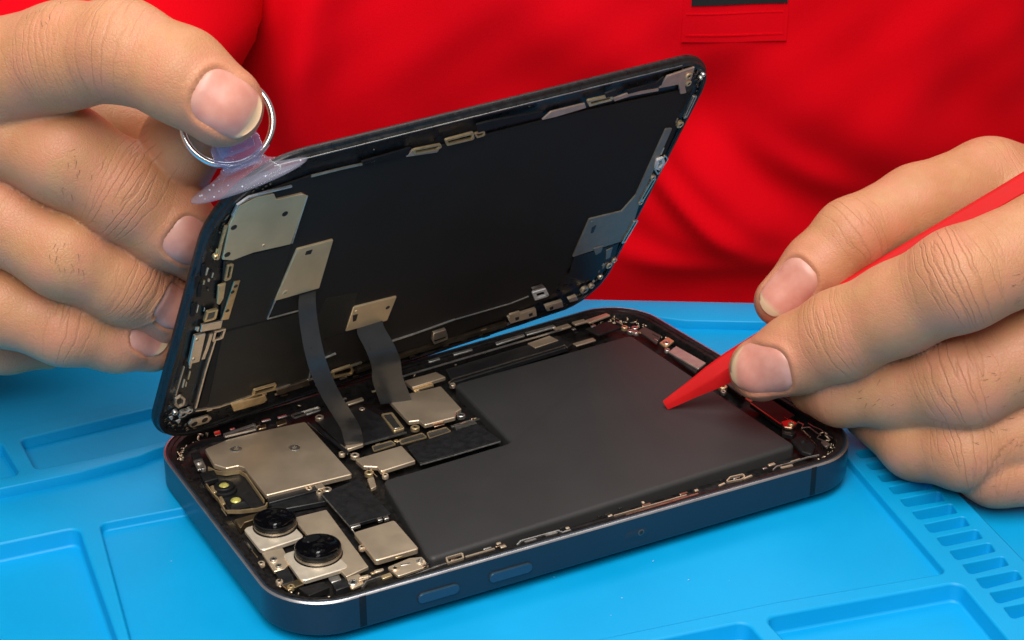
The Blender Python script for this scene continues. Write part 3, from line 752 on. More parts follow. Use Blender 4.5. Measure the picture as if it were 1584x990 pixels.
('plate','contact_pad','blackg',[(141.43,79.57),(141.89,76.77),(141.74,75.91),(141.29,78.69)],8.01437,0.3,0.06,0),
('plate','contact_pad','copper',[(143.32,30.14),(143.49,27.79),(143.26,26.93),(143.17,29.22)],7.69024,0.3,0.06,0),
('plate','contact_pad','copper',[(143.95,21.48),(144.11,19.35),(143.93,18.83),(143.98,20.85)],7.88855,0.3,0.06,0),
('plate','contact_pad','copper',[(143.42,11.52),(143.02,9.38),(142.72,8.60),(143.24,10.66)],7.45763,0.3,0.06,0),
('plate','contact_pad','bronze',[(144.69,16.03),(143.99,12.28),(143.77,11.49),(144.36,15.29)],7.49685,0.3,0.06,0),
('plate','contact_pad','steel',[(142.70,36.28),(142.85,34.30),(142.57,33.43),(142.53,35.34)],7.82267,0.3,0.06,0),
('plate','contact_pad','blackg',[(142.52,42.81),(142.70,41.10),(142.57,40.49),(142.35,42.23)],7.63509,0.3,0.06,0),
('plate','contact_pad','copper',[(143.85,13.09),(143.63,11.90),(143.43,11.06),(143.69,12.22)],7.57972,0.3,0.06,0),
('plate','contact_pad','steel',[(141.80,50.06),(142.12,46.95),(141.88,46.07),(141.56,49.16)],7.82302,0.3,0.06,0),
('plate','contact_pad','blackg',[(144.39,10.96),(144.06,9.20),(143.84,8.56),(144.12,10.34)],7.49248,0.3,0.06,0),
('plate','contact_pad','copper',[(143.91,22.90),(144.00,21.60),(144.03,21.01),(143.94,22.30)],7.98314,0.3,0.06,0),
('plate','contact_pad','blackg',[(142.12,50.50),(142.44,47.38),(142.10,46.50),(141.86,49.56)],7.7073,0.3,0.06,0),
('plate','contact_pad','copper',[(143.31,10.65),(142.81,7.94),(142.48,7.27),(143.17,9.86)],7.48928,0.3,0.06,0),
('plate','contact_pad','steel',[(143.33,37.70),(143.53,34.83),(143.47,34.05),(143.29,36.91)],8.04297,0.3,0.06,0),
('plate','contact_pad','copper',[(144.34,16.81),(143.64,13.05),(143.46,12.37),(144.28,16.05)],7.5564,0.3,0.06,0),
('plate','contact_pad','bronze_l',[(24.13,11.65),(26.27,11.47),(26.17,10.77),(24.20,10.86)],7.633,0.3,0.06,0),
('plate','contact_pad','bronze_l',[(19.40,9.78),(21.65,9.59),(21.74,9.13),(19.61,9.26)],7.87251,0.3,0.06,0),
('plate','contact_pad','bronze_l',[(20.65,10.34),(22.49,10.18),(22.63,9.63),(20.85,9.76)],7.77547,0.3,0.06,0),
('plate','contact_pad','gold',[(23.05,11.25),(23.88,11.18),(23.90,10.45),(23.09,10.51)],7.68784,0.3,0.06,0),
('plate','contact_pad','bronze_l',[(23.74,11.43),(25.81,11.25),(25.77,10.71),(23.89,10.78)],7.53553,0.3,0.06,0),
('plate','contact_pad','steel',[(30.13,11.04),(32.37,10.67),(32.51,10.00),(30.16,10.44)],7.59314,0.3,0.06,0),
('plate','contact_pad','bronze_l',[(34.34,10.16),(35.53,9.96),(35.58,9.23),(34.22,9.53)],7.80531,0.3,0.06,0),
('plate','contact_pad','bronze_l',[(19.95,10.71),(22.19,10.52),(22.06,9.89),(19.86,10.06)],7.88715,0.3,0.06,0),
('screw','screw','bronze_l',[(26.16,51.27)],7.3,0.8,0,0),
('screw','screw','bronze_l',[(39.99,62.76)],7.3,0.8,0,0),
('screw','screw','bronze_l',[(44.56,47.99)],7.3,0.8,0,0),
('screw','screw','bronze_l',[(80.27,81.20)],7.3,0.8,0,0),
('screw','screw','bronze_l',[(66.87,83.88)],7.3,0.8,0,0),
('screw','screw','bronze_l',[(53.90,80.75)],7.3,0.8,0,0),
('screw','screw','bronze_l',[(70.37,81.87)],7.3,0.8,0,0),
('screw','screw','bronze_l',[(26.22,22.16)],7.3,0.8,0,0),
('screw','screw','bronze_l',[(4.75,18.69)],7.3,0.8,0,0),
('screw','screw','bronze_l',[(4.08,27.27)],7.3,0.8,0,0),
]
SCREEN_PARTS=[
('plate','display_panel','panel',[(11.82,8.82),(11.19,41.77),(9.18,64.73),(6.74,80.09),(11.10,84.67),(23.67,86.32),(51.46,85.26),(89.13,85.00),(136.80,82.77),(140.78,67.54),(142.87,45.13),(141.04,33.01),(127.75,22.99),(125.24,20.19),(122.83,7.04),(90.51,3.61)],-0.25,0.4,0.1,0),
('plate','flex_layer','panel2',[(6.78,64.91),(24.28,64.02),(25.34,44.39),(24.30,37.80),(11.34,39.09)],-0.1,0.2,0.05,0),
('plate','flex_layer','panel2',[(40.52,39.19),(49.80,37.99),(50.62,31.85),(50.98,22.52),(40.28,22.70),(39.45,32.89)],-0.1,0.2,0.05,0),
('plate','flex_layer','panel2',[(14.35,8.30),(12.46,37.91),(36.70,36.37),(51.31,10.28),(44.88,5.23)],-0.12,0.2,0.05,0),
('plate','speaker_shield','shield',[(6.03,65.98),(5.30,77.44),(6.47,82.89),(10.57,84.35),(14.83,83.99),(16.01,81.80),(22.65,81.49),(24.33,80.14),(23.90,64.74),(14.00,65.45),(8.90,64.72)],0.25,0.6,0.1,0.4),
('strip','shield_wire','steelb',[(5.32,80.32),(5.87,83.54),(8.18,85.17),(12.12,85.30),(18.94,85.13)],0.5,0.5,0.4,0),
('cyl','hole','black',[(6.64,76.24)],0.32,0.3,0.75,0),
('cyl','hole','black',[(19.47,76.24)],0.32,0.3,0.75,0),
('cyl','hole','black',[(6.98,67.40)],0.32,0.3,0.75,0),
('screw','screw','shield',[(16.20,67.12)],0.35,0.45,0,0),
('plate','flex_shield','shield',[(26.26,62.17),(36.06,62.00),(36.81,44.76),(24.50,44.88)],0.25,0.5,0.1,0.3),
('plate','hole','black',[(29.03,60.61),(30.76,60.65),(30.63,59.16),(29.03,59.29)],0.33,0.2,0.03,0),
('screw','screw','shield',[(26.89,47.05)],0.35,0.9,0,0),
('strip','board_edge','steelb',[(24.74,44.73),(24.15,38.43),(33.01,37.96)],0.2,0.3,0.25,0),
('strip','board_edge','steelb',[(24.23,80.42),(24.17,64.91)],0.3,0.3,0.25,0),
('plate','flex_shield','shield',[(50.04,32.47),(63.29,31.47),(63.18,22.24),(50.39,23.16)],0.25,0.5,0.1,0.3),
('cyl','hole','black',[(61.55,28.01)],0.33,0.2,0.6,0),
('plate','hole','black',[(50.69,29.36),(52.26,29.22),(52.42,26.68),(51.49,26.55)],0.33,0.2,0.03,0),
('screw','screw','shield',[(51.27,30.63)],0.35,0.4,0,0),
('plate','sensor_bracket','goldm',[(10.90,56.96),(12.61,56.75),(12.57,43.27),(10.45,43.66)],0.35,0.4,0.08,0),
('cyl','hole','black',[(11.75,55.17)],0.42,0.2,0.5,0),
('cyl','hole','black',[(11.33,53.34)],0.42,0.2,0.5,0),
('cyl','hole','black',[(11.42,46.78)],0.42,0.2,0.5,0),
('plate','sensor_bracket','gold',[(6.99,56.85),(8.88,57.22),(9.41,51.72),(8.85,49.70),(8.02,50.47)],0.3,0.5,0.1,0),
('loop','sensor_bracket','gold',[(7.86,63.29),(9.43,63.57),(9.78,58.25),(8.20,57.97)],0.35,0.5,0.45,0),
('loop','sensor_frame','gold',[(5.71,48.58),(8.71,48.51),(8.82,44.83),(5.62,44.99)],0.4,0.6,0.6,0),
('plate','sensor_window','greyd',[(6.52,47.58),(8.36,47.52),(8.34,45.26),(6.31,45.40)],0.2,0.3,0.08,0),
('plate','metal_tab','shieldp',[(5.36,44.07),(11.05,43.37),(11.14,40.56),(5.56,41.46)],0.3,0.5,0.1,0),
('loop','metal_tab','shieldp',[(9.51,40.12),(12.60,40.02),(12.55,36.29),(9.63,36.33)],0.35,0.5,0.6,0),
('plate','earpiece','shieldp',[(4.11,40.68),(7.14,40.58),(7.62,30.01),(4.66,30.34)],0.5,0.8,0.15,0.4),
('screw','screw','bronze',[(5.01,39.26)],0.6,0.6,0,0),
('screw','screw','bronze',[(5.65,31.93)],0.6,0.6,0,0),
('strip','metal_trim','shieldp',[(8.76,39.56),(8.69,34.19),(8.43,30.50)],0.4,0.5,0.9,0),
('strip','metal_trim','shieldp',[(10.55,36.31),(10.36,24.88),(10.68,10.48)],0.25,0.5,0.5,0),
('strip','metal_trim','shieldp',[(3.74,29.55),(3.60,18.88)],0.3,0.4,0.35,0),
('strip','metal_trim','gold',[(4.46,77.42),(4.50,72.07),(4.72,66.56)],0.35,0.4,0.7,0),
('screw','screw','gold',[(4.19,67.44)],0.4,0.7,0,0),
('plate','adhesive_patch','rubber',[(1.08,65.88),(2.02,65.95),(2.63,61.47),(1.63,61.63)],0.25,0.3,0.05,0),
('plate','adhesive_patch','rubber',[(1.46,59.33),(2.41,59.40),(3.03,54.80),(2.02,54.97)],0.25,0.3,0.05,0),
('plate','adhesive_patch','rubber',[(1.13,52.89),(2.10,52.96),(2.72,48.25),(1.70,48.44)],0.25,0.3,0.05,0),
('plate','adhesive_patch','rubber',[(-0.02,62.68),(0.92,62.75),(1.52,58.22),(0.52,58.38)],0.25,0.3,0.05,0),
('loop','corner_ring','shieldp',[(3.55,17.65),(5.13,18.42),(6.54,16.52),(6.70,13.93),(5.25,13.35),(3.84,15.27)],0.5,0.6,0.55,0),
('screw','screw','steel',[(7.42,9.65)],0.4,1.3,0,0),
('screw','screw','steel',[(9.08,10.14)],0.4,0.9,0,0),
('screw','screw','steel',[(5.00,11.31)],0.4,0.7,0,0),
('plate','metal_chip','steelb',[(3.36,10.62),(4.40,10.64),(4.45,8.57)],0.45,0.3,0.05,0),
('plate','metal_chip','steelb',[(5.60,8.01),(6.93,8.40),(6.79,6.41)],0.45,0.3,0.05,0),
('plate','hole_plate','shieldp',[(9.61,4.92),(10.45,6.07),(14.99,5.72),(16.43,3.98),(15.66,2.52),(10.94,2.70)],0.35,0.5,0.1,0.4),
('cyl','hole','black',[(11.52,4.08)],0.42,0.3,0.85,0),
('cyl','hole','black',[(14.35,4.29)],0.42,0.3,0.85,0),
('strip','metal_trim','shieldp',[(10.91,9.35),(17.89,7.60),(27.34,7.88),(44.34,6.44),(60.13,6.35)],0.25,0.5,0.5,0),
('loop','latch','gold',[(26.58,10.84),(33.18,10.43),(33.40,7.99),(26.78,8.42)],0.7,0.6,0.5,0),
('plate','latch','gold',[(20.87,7.79),(30.87,6.79),(32.00,4.43),(31.09,3.54),(22.39,4.20)],0.7,1,0.15,0),
('plate','latch','bronzed',[(34.09,7.17),(43.21,7.24),(44.72,4.45),(35.09,4.61)],0.5,0.6,0.15,0),
('strip','metal_trim','steelb',[(43.79,6.22),(43.76,11.47),(46.14,14.05),(49.88,14.51)],0.3,0.5,0.3,0),
('loop','latch','gold',[(50.32,7.59),(56.00,7.74),(57.75,5.11),(57.67,3.26),(51.60,4.37)],0.8,0.7,0.55,0),
('strip','hinge_bar','bronzed',[(59.17,3.59),(77.26,3.54),(109.16,2.00)],0.5,1.2,1.6,0),
('strip','metal_trim','steelb',[(64.90,11.97),(75.76,11.91),(87.97,12.48)],0.25,0.4,0.35,0),
('strip','metal_trim','steelb',[(88.03,12.40),(107.10,11.50),(113.15,12.11)],0.2,0.3,0.2,0),
('plate','latch','shieldp',[(81.27,10.37),(85.30,10.31),(87.12,6.87),(82.02,6.84)],0.9,0.9,0.15,0),
('loop','latch','shieldp',[(81.94,7.30),(86.78,7.44),(87.78,5.13),(83.41,4.80)],0.8,0.6,0.4,0),
('plate','latch','bronze_l',[(108.07,5.70),(117.86,5.64),(119.85,1.79),(110.25,2.33)],0.7,0.9,0.12,0),
('plate','latch','bronze_l',[(107.72,7.43),(111.35,7.34),(112.52,5.51),(108.74,5.92)],0.9,0.5,0.1,0),
('plate','latch','bronze_l',[(121.17,5.43),(127.59,5.13),(129.40,1.91),(123.35,2.35)],0.7,0.9,0.12,0),
('plate','latch','bronze_l',[(129.71,5.14),(132.69,5.37),(134.11,3.15),(131.26,3.14)],0.7,0.9,0.12,0),
('plate','hole','black',[(110.89,4.65),(112.25,4.66),(112.76,3.35),(111.66,3.24)],0.78,0.2,0.02,0),
('plate','hole','black',[(115.80,4.34),(117.17,4.34),(117.69,3.03),(116.59,2.92)],0.78,0.2,0.02,0),
('plate','hole','black',[(123.26,4.14),(124.66,4.15),(125.20,2.82),(124.08,2.71)],0.78,0.2,0.02,0),
('screw','screw','bronze',[(135.40,6.44)],0.6,1.3,0,0),
('screw','screw','bronze',[(137.68,7.24)],0.6,0.9,0,0),
('loop','white_clip','whitem',[(113.05,14.53),(117.91,14.28),(120.70,10.23),(115.64,10.29)],0.9,0.7,0.9,0),
('plate','white_clip','greym',[(112.45,16.04),(116.21,16.21),(117.93,14.22),(113.87,14.16)],0.6,0.6,0.1,0),
('plate','side_plate','shieldb',[(122.90,39.80),(134.71,38.90),(137.29,44.35),(135.90,69.33),(138.40,68.87),(140.17,42.17),(142.20,32.30),(140.72,24.68),(123.58,24.44)],0.2,0.5,0.08,0.3),
('plate','hole','black',[(125.52,35.72),(126.87,36.28),(127.10,33.13),(126.16,33.20)],0.28,0.2,0.02,0),
('screw','screw','shieldb',[(124.49,38.09)],0.28,0.5,0,0),
('plate','side_board','blackg',[(124.19,24.17),(140.52,24.17),(141.71,17.32),(139.46,11.60),(134.06,10.33),(125.98,15.53)],0.15,0.4,0.08,0),
('plate','metal_chip','shieldb',[(130.27,25.67),(134.00,25.67),(134.27,22.93),(132.74,22.15)],0.4,0.4,0.08,0),
('plate','metal_chip','shieldb',[(136.23,22.76),(138.33,23.34),(139.34,18.98),(137.93,18.41)],0.4,0.4,0.08,0),
('screw','screw','bronze',[(140.78,14.88)],0.6,1.1,0,0),
('screw','screw','bronze',[(141.91,16.64)],0.6,0.9,0,0),
('screw','screw','bronze',[(139.67,10.36)],0.6,0.8,0,0),
('loop','side_loop','shieldp',[(140.21,49.79),(141.84,49.78),(141.11,41.01),(139.45,41.55)],0.6,0.6,0.45,0),
('loop','side_loop','shieldp',[(141.60,32.91),(143.14,33.17),(142.40,23.98),(140.84,24.26)],0.6,0.6,0.45,0),
('loop','side_loop','shieldp',[(139.96,80.04),(141.26,80.15),(141.61,72.30),(140.29,72.20)],0.6,0.6,0.4,0),
('screw','screw','gold',[(140.57,69.80)],0.6,1.1,0,0),
('screw','screw','bronze',[(140.56,40.68)],0.6,0.9,0,0),
('screw','screw','bronze',[(140.48,50.20)],0.6,0.9,0,0),
('loop','white_clip','whitem',[(137.83,58.11),(139.97,58.44),(141.61,56.02),(141.10,53.25),(138.93,54.40)],0.9,0.7,0.8,0),
('loop','side_loop','shieldp',[(138.97,53.99),(140.82,58.76),(142.73,56.75),(141.98,50.62)],0.5,0.5,0.35,0),
('plate','corner_plate','pinkg',[(126.16,90.40),(134.90,91.27),(135.92,87.08),(134.90,84.70),(136.70,82.01),(134.65,82.10),(131.99,86.10),(124.99,86.58)],0.35,0.5,0.1,0),
('screw','screw','gold',[(134.02,88.54)],0.7,1.1,0,0),
('screw','screw','gold',[(135.41,85.77)],0.7,0.9,0,0),
('screw','screw','steel',[(139.92,87.32)],0.5,0.6,0,0),
('screw','screw','steel',[(139.54,86.31)],0.5,0.5,0,0),
('plate','top_strip','pinkg',[(88.07,85.76),(90.15,87.95),(100.58,87.91),(101.77,86.09),(92.49,85.61)],0.25,0.4,0.08,0),
('plate','top_strip','pinkg',[(109.76,87.02),(115.07,87.79),(125.06,86.51),(125.54,85.52),(115.75,86.32),(110.91,85.86)],0.3,0.4,0.08,0),
('loop','latch','gold',[(100.14,89.38),(108.21,89.18),(109.55,87.11),(102.00,86.97)],0.8,0.6,0.7,0),
('plate','flex_tab','rubber',[(105.47,90.45),(108.55,90.93),(110.00,88.63),(106.45,88.71)],0.95,0.5,0.1,0),
('loop','latch','gold',[(58.46,88.14),(66.67,88.27),(67.79,85.67),(59.97,85.85)],0.8,0.6,0.6,0),
('loop','latch','gold',[(67.06,87.56),(70.26,87.48),(71.06,85.80),(68.68,85.64)],0.6,0.5,0.45,0),
('loop','latch','gold',[(49.88,87.36),(57.93,86.86),(58.72,85.60),(57.50,84.93),(51.17,85.55)],0.6,0.5,0.5,0),
('plate','top_strip','pinkg',[(49.03,85.07),(50.51,87.09),(51.88,85.05),(58.55,84.53),(58.06,83.85)],0.3,0.4,0.05,0),
('plate','flex_tab','rubber',[(66.73,90.53),(70.99,90.58),(86.75,89.40),(86.63,87.75),(73.95,87.70),(68.34,87.61)],0.6,0.5,0.1,0),
('plate','flex_tab','rubber',[(113.40,88.96),(123.11,89.06),(124.86,90.77),(125.56,87.57),(114.55,87.37)],0.4,0.4,0.1,0),
('plate','flex_tab','rubber',[(36.48,87.38),(49.51,87.99),(49.59,85.52),(37.00,85.61)],0.3,0.4,0.1,0),
('strip','metal_trim','shieldp',[(23.58,86.69),(31.60,86.64),(40.25,86.25)],0.3,0.3,0.6,0),
('plate','contact_pad','shieldp',[(4.18,42.35),(4.14,43.57),(4.66,43.21),(4.70,41.99)],0.00299531,0.3,0.05,0),
('plate','contact_pad','shieldp',[(4.51,42.15),(4.45,43.82),(5.00,43.45),(5.06,41.78)],0.236915,0.3,0.05,0),
('plate','contact_pad','gold',[(6.03,23.45),(6.00,26.64),(6.38,26.35),(6.42,23.15)],-0.0571927,0.3,0.05,0),
('plate','contact_pad','bronze_l',[(4.76,21.34),(4.73,24.49),(5.17,24.15),(5.20,20.99)],0.273757,0.3,0.05,0),
('plate','contact_pad','bronze_l',[(4.51,66.75),(4.53,67.96),(4.82,67.76),(4.80,66.54)],0.333746,0.3,0.05,0),
('plate','contact_pad','shieldp',[(4.73,60.15),(4.76,61.78),(5.09,61.55),(5.07,59.91)],-0.0803101,0.3,0.05,0),
('plate','contact_pad','bronze_l',[(4.80,66.30),(4.81,67.21),(5.15,66.97),(5.14,66.06)],-0.116514,0.3,0.05,0),
('plate','contact_pad','shieldp',[(5.56,27.78),(5.52,30.69),(6.09,30.27),(6.13,27.34)],-0.127261,0.3,0.05,0),
('plate','contact_pad','shieldp',[(5.19,48.44),(5.13,49.78),(5.36,49.63),(5.41,48.29)],-0.12009,0.3,0.05,0),
('plate','contact_pad','gold',[(3.86,68.15),(3.89,70.08),(4.28,69.82),(4.25,67.88)],0.0520645,0.3,0.05,0),
('plate','contact_pad','gold',[(4.61,38.87),(4.57,40.00),(4.99,39.71),(5.03,38.58)],0.363829,0.3,0.05,0),
('plate','contact_pad','gold',[(2.65,58.97),(2.60,60.40),(3.04,60.12),(3.09,58.69)],0.24709,0.3,0.05,0),
('plate','contact_pad','bronze_l',[(3.66,59.71),(3.63,60.63),(4.13,60.31),(4.17,59.38)],0.370554,0.3,0.05,0),
('plate','contact_pad','shieldp',[(4.88,29.64),(4.87,30.67),(5.23,30.39),(5.24,29.36)],0.320423,0.3,0.05,0),
('plate','contact_pad','gold',[(5.54,21.45),(5.51,23.27),(5.82,23.04),(5.85,21.21)],0.391643,0.3,0.05,0),
('plate','contact_pad','bronze_l',[(3.28,48.79),(3.18,51.44),(3.51,51.22),(3.61,48.57)],-0.132975,0.3,0.05,0),
('plate','contact_pad','blackg',[(4.49,27.76),(4.46,30.58),(4.80,30.33),(4.83,27.50)],-0.138158,0.3,0.05,0),
('plate','contact_pad','bronze_l',[(2.73,61.85),(2.78,64.25),(3.26,63.91),(3.21,61.51)],0.0076472,0.3,0.05,0),
('plate','contact_pad','bronzed',[(100.18,1.34),(101.18,1.32),(101.63,0.50),(100.63,0.53)],0.378445,0.3,0.05,0),
('plate','contact_pad','blackg',[(48.18,3.12),(50.58,3.01),(50.85,2.41),(48.44,2.52)],-0.0973641,0.3,0.05,0),
('plate','contact_pad','shieldp',[(109.42,1.73),(110.38,1.75),(110.99,0.73),(110.03,0.71)],-0.0422235,0.3,0.05,0),
('plate','contact_pad','gold',[(25.65,6.87),(26.65,6.79),(26.80,6.39),(25.80,6.48)],-0.0748389,0.3,0.05,0),
('plate','contact_pad','shieldp',[(46.92,2.95),(49.63,2.59),(49.87,2.00),(47.16,2.37)],0.0885499,0.3,0.05,0),
('plate','contact_pad','bronzed',[(36.71,2.93),(38.92,2.62),(39.14,2.08),(36.93,2.38)],-0.160642,0.3,0.05,0),
('plate','contact_pad','shieldp',[(54.50,2.25),(56.76,2.14),(57.04,1.53),(54.78,1.64)],0.197913,0.3,0.05,0),
('plate','contact_pad','bronzed',[(35.93,4.31),(37.86,4.05),(38.08,3.47),(36.15,3.74)],-0.0338892,0.3,0.05,0),
('plate','contact_pad','shieldp',[(22.51,5.75),(24.72,5.55),(24.90,5.09),(22.69,5.29)],0.315466,0.3,0.05,0),
('plate','contact_pad','bronzed',[(28.93,5.54),(30.79,5.28),(31.05,4.61),(29.18,4.86)],-0.0961701,0.3,0.05,0),
('plate','contact_pad','bronzed',[(58.88,1.19),(60.71,1.10),(61.15,0.15),(59.31,0.24)],0.14861,0.3,0.05,0),
('plate','contact_pad','bronzed',[(70.93,2.53),(72.36,2.46),(72.71,1.75),(71.28,1.82)],0.326454,0.3,0.05,0),
('plate','contact_pad','shieldp',[(71.11,0.09),(72.05,0.04),(72.31,-0.49),(71.37,-0.44)],-0.138074,0.3,0.05,0),
('plate','contact_pad','bronzed',[(87.66,1.78),(89.51,1.73),(89.93,0.93),(88.08,0.98)],0.207276,0.3,0.05,0),
('plate','contact_pad','bronze_l',[(14.28,7.88),(15.80,7.75),(16.00,7.18),(14.49,7.31)],0.174992,0.3,0.05,0),
('plate','contact_pad','gold',[(112.66,2.74),(114.79,2.80),(115.27,2.00),(113.14,1.95)],0.0440059,0.3,0.05,0),
('plate','contact_pad','bronzed',[(17.61,7.19),(19.41,7.04),(19.58,6.57),(17.78,6.73)],-0.182082,0.3,0.05,0),
('plate','contact_pad','bronzed',[(76.83,1.42),(78.60,1.37),(79.02,0.54),(77.25,0.59)],0.000297606,0.3,0.05,0),
('plate','contact_pad','gold',[(98.95,3.27),(101.83,3.20),(102.27,2.43),(99.37,2.50)],0.391789,0.3,0.05,0),
('plate','contact_pad','shieldp',[(107.45,2.14),(109.02,2.18),(109.36,1.62),(107.78,1.58)],-0.0847023,0.3,0.05,0),
('plate','contact_pad','bronzed',[(30.59,6.56),(31.57,6.42),(31.91,5.53),(30.93,5.66)],0.0234567,0.3,0.05,0),
('plate','contact_pad','bronzed',[(94.35,1.12),(96.30,1.06),(96.64,0.43),(94.69,0.48)],-0.0583081,0.3,0.05,0),
('plate','contact_pad','bronze_l',[(34.63,4.49),(35.77,4.34),(36.01,3.71),(34.87,3.87)],-0.18666,0.3,0.05,0),
('plate','contact_pad','blackg',[(21.28,5.61),(22.11,5.54),(22.30,5.03),(21.47,5.10)],0.163152,0.3,0.05,0),
('plate','contact_pad','shieldp',[(30.00,7.34),(31.26,7.17),(31.47,6.63),(30.20,6.80)],0.385333,0.3,0.05,0),
('plate','contact_pad','blackg',[(101.23,0.18),(104.09,0.10),(104.63,-0.86),(101.76,-0.77)],0.380523,0.3,0.05,0),
('plate','contact_pad','bronze',[(137.61,12.88),(137.91,14.22),(138.63,13.59),(138.34,12.25)],0.138034,0.3,0.05,0),
('plate','contact_pad','shieldb',[(138.81,70.61),(138.76,72.35),(139.16,72.11),(139.20,70.36)],0.0770498,0.3,0.05,0),
('plate','contact_pad','bronze',[(139.53,49.22),(139.43,51.13),(139.89,50.83),(140.00,48.92)],-0.164673,0.3,0.05,0),
('plate','contact_pad','shieldb',[(137.56,13.09),(137.75,13.97),(138.25,13.54),(138.06,12.65)],0.195258,0.3,0.05,0),
('plate','contact_pad','bronze',[(138.90,13.82),(139.23,15.34),(139.87,14.80),(139.53,13.27)],-0.07326,0.3,0.05,0),
('plate','contact_pad','bronze',[(139.26,44.03),(139.21,45.00),(139.88,44.56),(139.93,43.58)],-0.0635909,0.3,0.05,0),
('plate','contact_pad','bronze',[(138.77,59.31),(138.62,61.96),(139.25,61.57),(139.40,58.92)],0.230151,0.3,0.05,0),
('plate','contact_pad','shieldb',[(140.08,21.82),(140.08,22.95),(140.46,22.67),(140.47,21.54)],-0.174788,0.3,0.05,0),
('plate','contact_pad','bronze',[(137.80,15.74),(138.03,16.76),(138.87,16.03),(138.65,15.01)],0.189511,0.3,0.05,0),
('plate','contact_pad','shieldb',[(140.42,30.49),(140.40,32.60),(140.85,32.28),(140.87,30.17)],0.0153961,0.3,0.05,0),
('plate','contact_pad','blackg',[(139.22,20.98),(139.21,22.86),(139.69,22.51),(139.71,20.63)],0.142463,0.3,0.05,0),
('plate','contact_pad','bronze',[(137.25,9.14),(137.44,10.01),(138.09,9.44),(137.90,8.56)],0.344926,0.3,0.05,0),
('plate','contact_pad','blackg',[(138.19,62.43),(138.16,63.60),(138.76,63.22),(138.79,62.05)],-0.0925477,0.3,0.05,0),
('plate','contact_pad','shieldb',[(138.36,14.40),(138.88,16.75),(139.28,16.40),(138.77,14.04)],0.357324,0.3,0.05,0),
]
BASE_CORNERS=[(-0.27,3.42),(153.69,-2.46),(146.72,100.93),(0.63,91.42)]
SCREEN_AXES=[[0.98748, 0.08623, 0.13208], [0.15707, -0.46031, -0.87375], [-0.01455, 0.88356, -0.46809]]
SCREEN_ORIGIN=[-2.27, 81.673, 11.5]
SCREEN_SIZE=(144.322,93.628)
SLOT_REF=[(151.20,-18.66),(161.85,-20.51),(160.21,-24.34),(150.04,-22.18)]+[(146.08,-41.83),(156.47,-43.91),(155.03,-47.23),(144.73,-45.80)]
VIEW_POINT=(-115.77,-298.39,231.31)
RIGHT_HAND_OF_PERSON=dict(chains={
 'thumb':[(-45.0,112.6,90.5,14.0),(-27.3,89.6,106.1,12.3),(-14.2,73.6,113.6,11.0),(-5.0,62.3,116.4,10.4),(3.1,50.7,112.9,9.6),(9.1,44.3,107.4,8.7)],
 'middle':[(-35.8,120.6,91.2,11.0),(-26.4,87.8,94.6,9.6),(-15.7,77.0,90.5,10.8),(-4.7,71.1,81.7,10.5),(3.3,68.4,73.6,9.6),(11.3,70.5,64.8,8.2)],
 'ring':[(-41.4,120.2,73.2,11.0),(-29.1,86.4,75.4,9.8),(-18.7,75.4,68.4,9.8),(-6.9,73.0,59.9,9.3),(3.6,77.0,50.2,8.5),(9.8,80.3,44.0,7.8)],
 'little':[(-45.3,114.7,54.7,10.5),(-31.7,86.5,54.6,9.2),(-19.9,78.3,49.5,8.6),(-8.3,77.9,44.4,8.0),(0.5,79.8,40.6,7.0),(5.0,80.5,39.6,5.8)],
 'heel':[(-45.9,123.1,36.9,9.0),(-26.5,109.7,32.6,6.5),(-17.4,106.0,30.6,4.5)],
 'index':[(-7.4,105.4,58.2,9.0),(7.4,81.3,75.8,9.0),(8.6,69.9,90.9,8.6),(12.9,64.2,96.4,7.2)],
 'palm':[(-78.3,180.1,40.2,24.0),(-49.3,149.0,59.7,27.0),(-31.8,133.2,65.1,22.0)],
 'web':[(-35.5,114.9,92.8,15.0),(-15.6,106.2,92.8,11.0),(-1.2,100.2,87.3,9.5),(8.0,97.6,87.3,9.0)],
},nails=[
 ((11.99,50.84,106.00),(0.641,-0.611,-0.453),12.8,12.4,'thumb'),
 ((-0.27,42.81,78.95),(0.567,-0.620,-0.543),12,11,'middle'),
 ((-6.52,39.80,67.13),(0.641,-0.611,-0.453),10.5,10,'ring'),
 ((-12.57,40.12,61.53),(0.801,-0.553,-0.183),9.5,8.5,'little'),
],joints=[('thumb', 3, 0.55, 1.3), ('thumb', 2, 0.45, 1.2), ('middle', 3, 0.75, 1.2), ('middle', 1, 0.7, 1.2), ('ring', 3, 0.65, 1.1), ('ring', 1, 0.6, 1.2), ('little', 2, 0.6, 1.2), ('index', 1, 0.5, 1.2)])
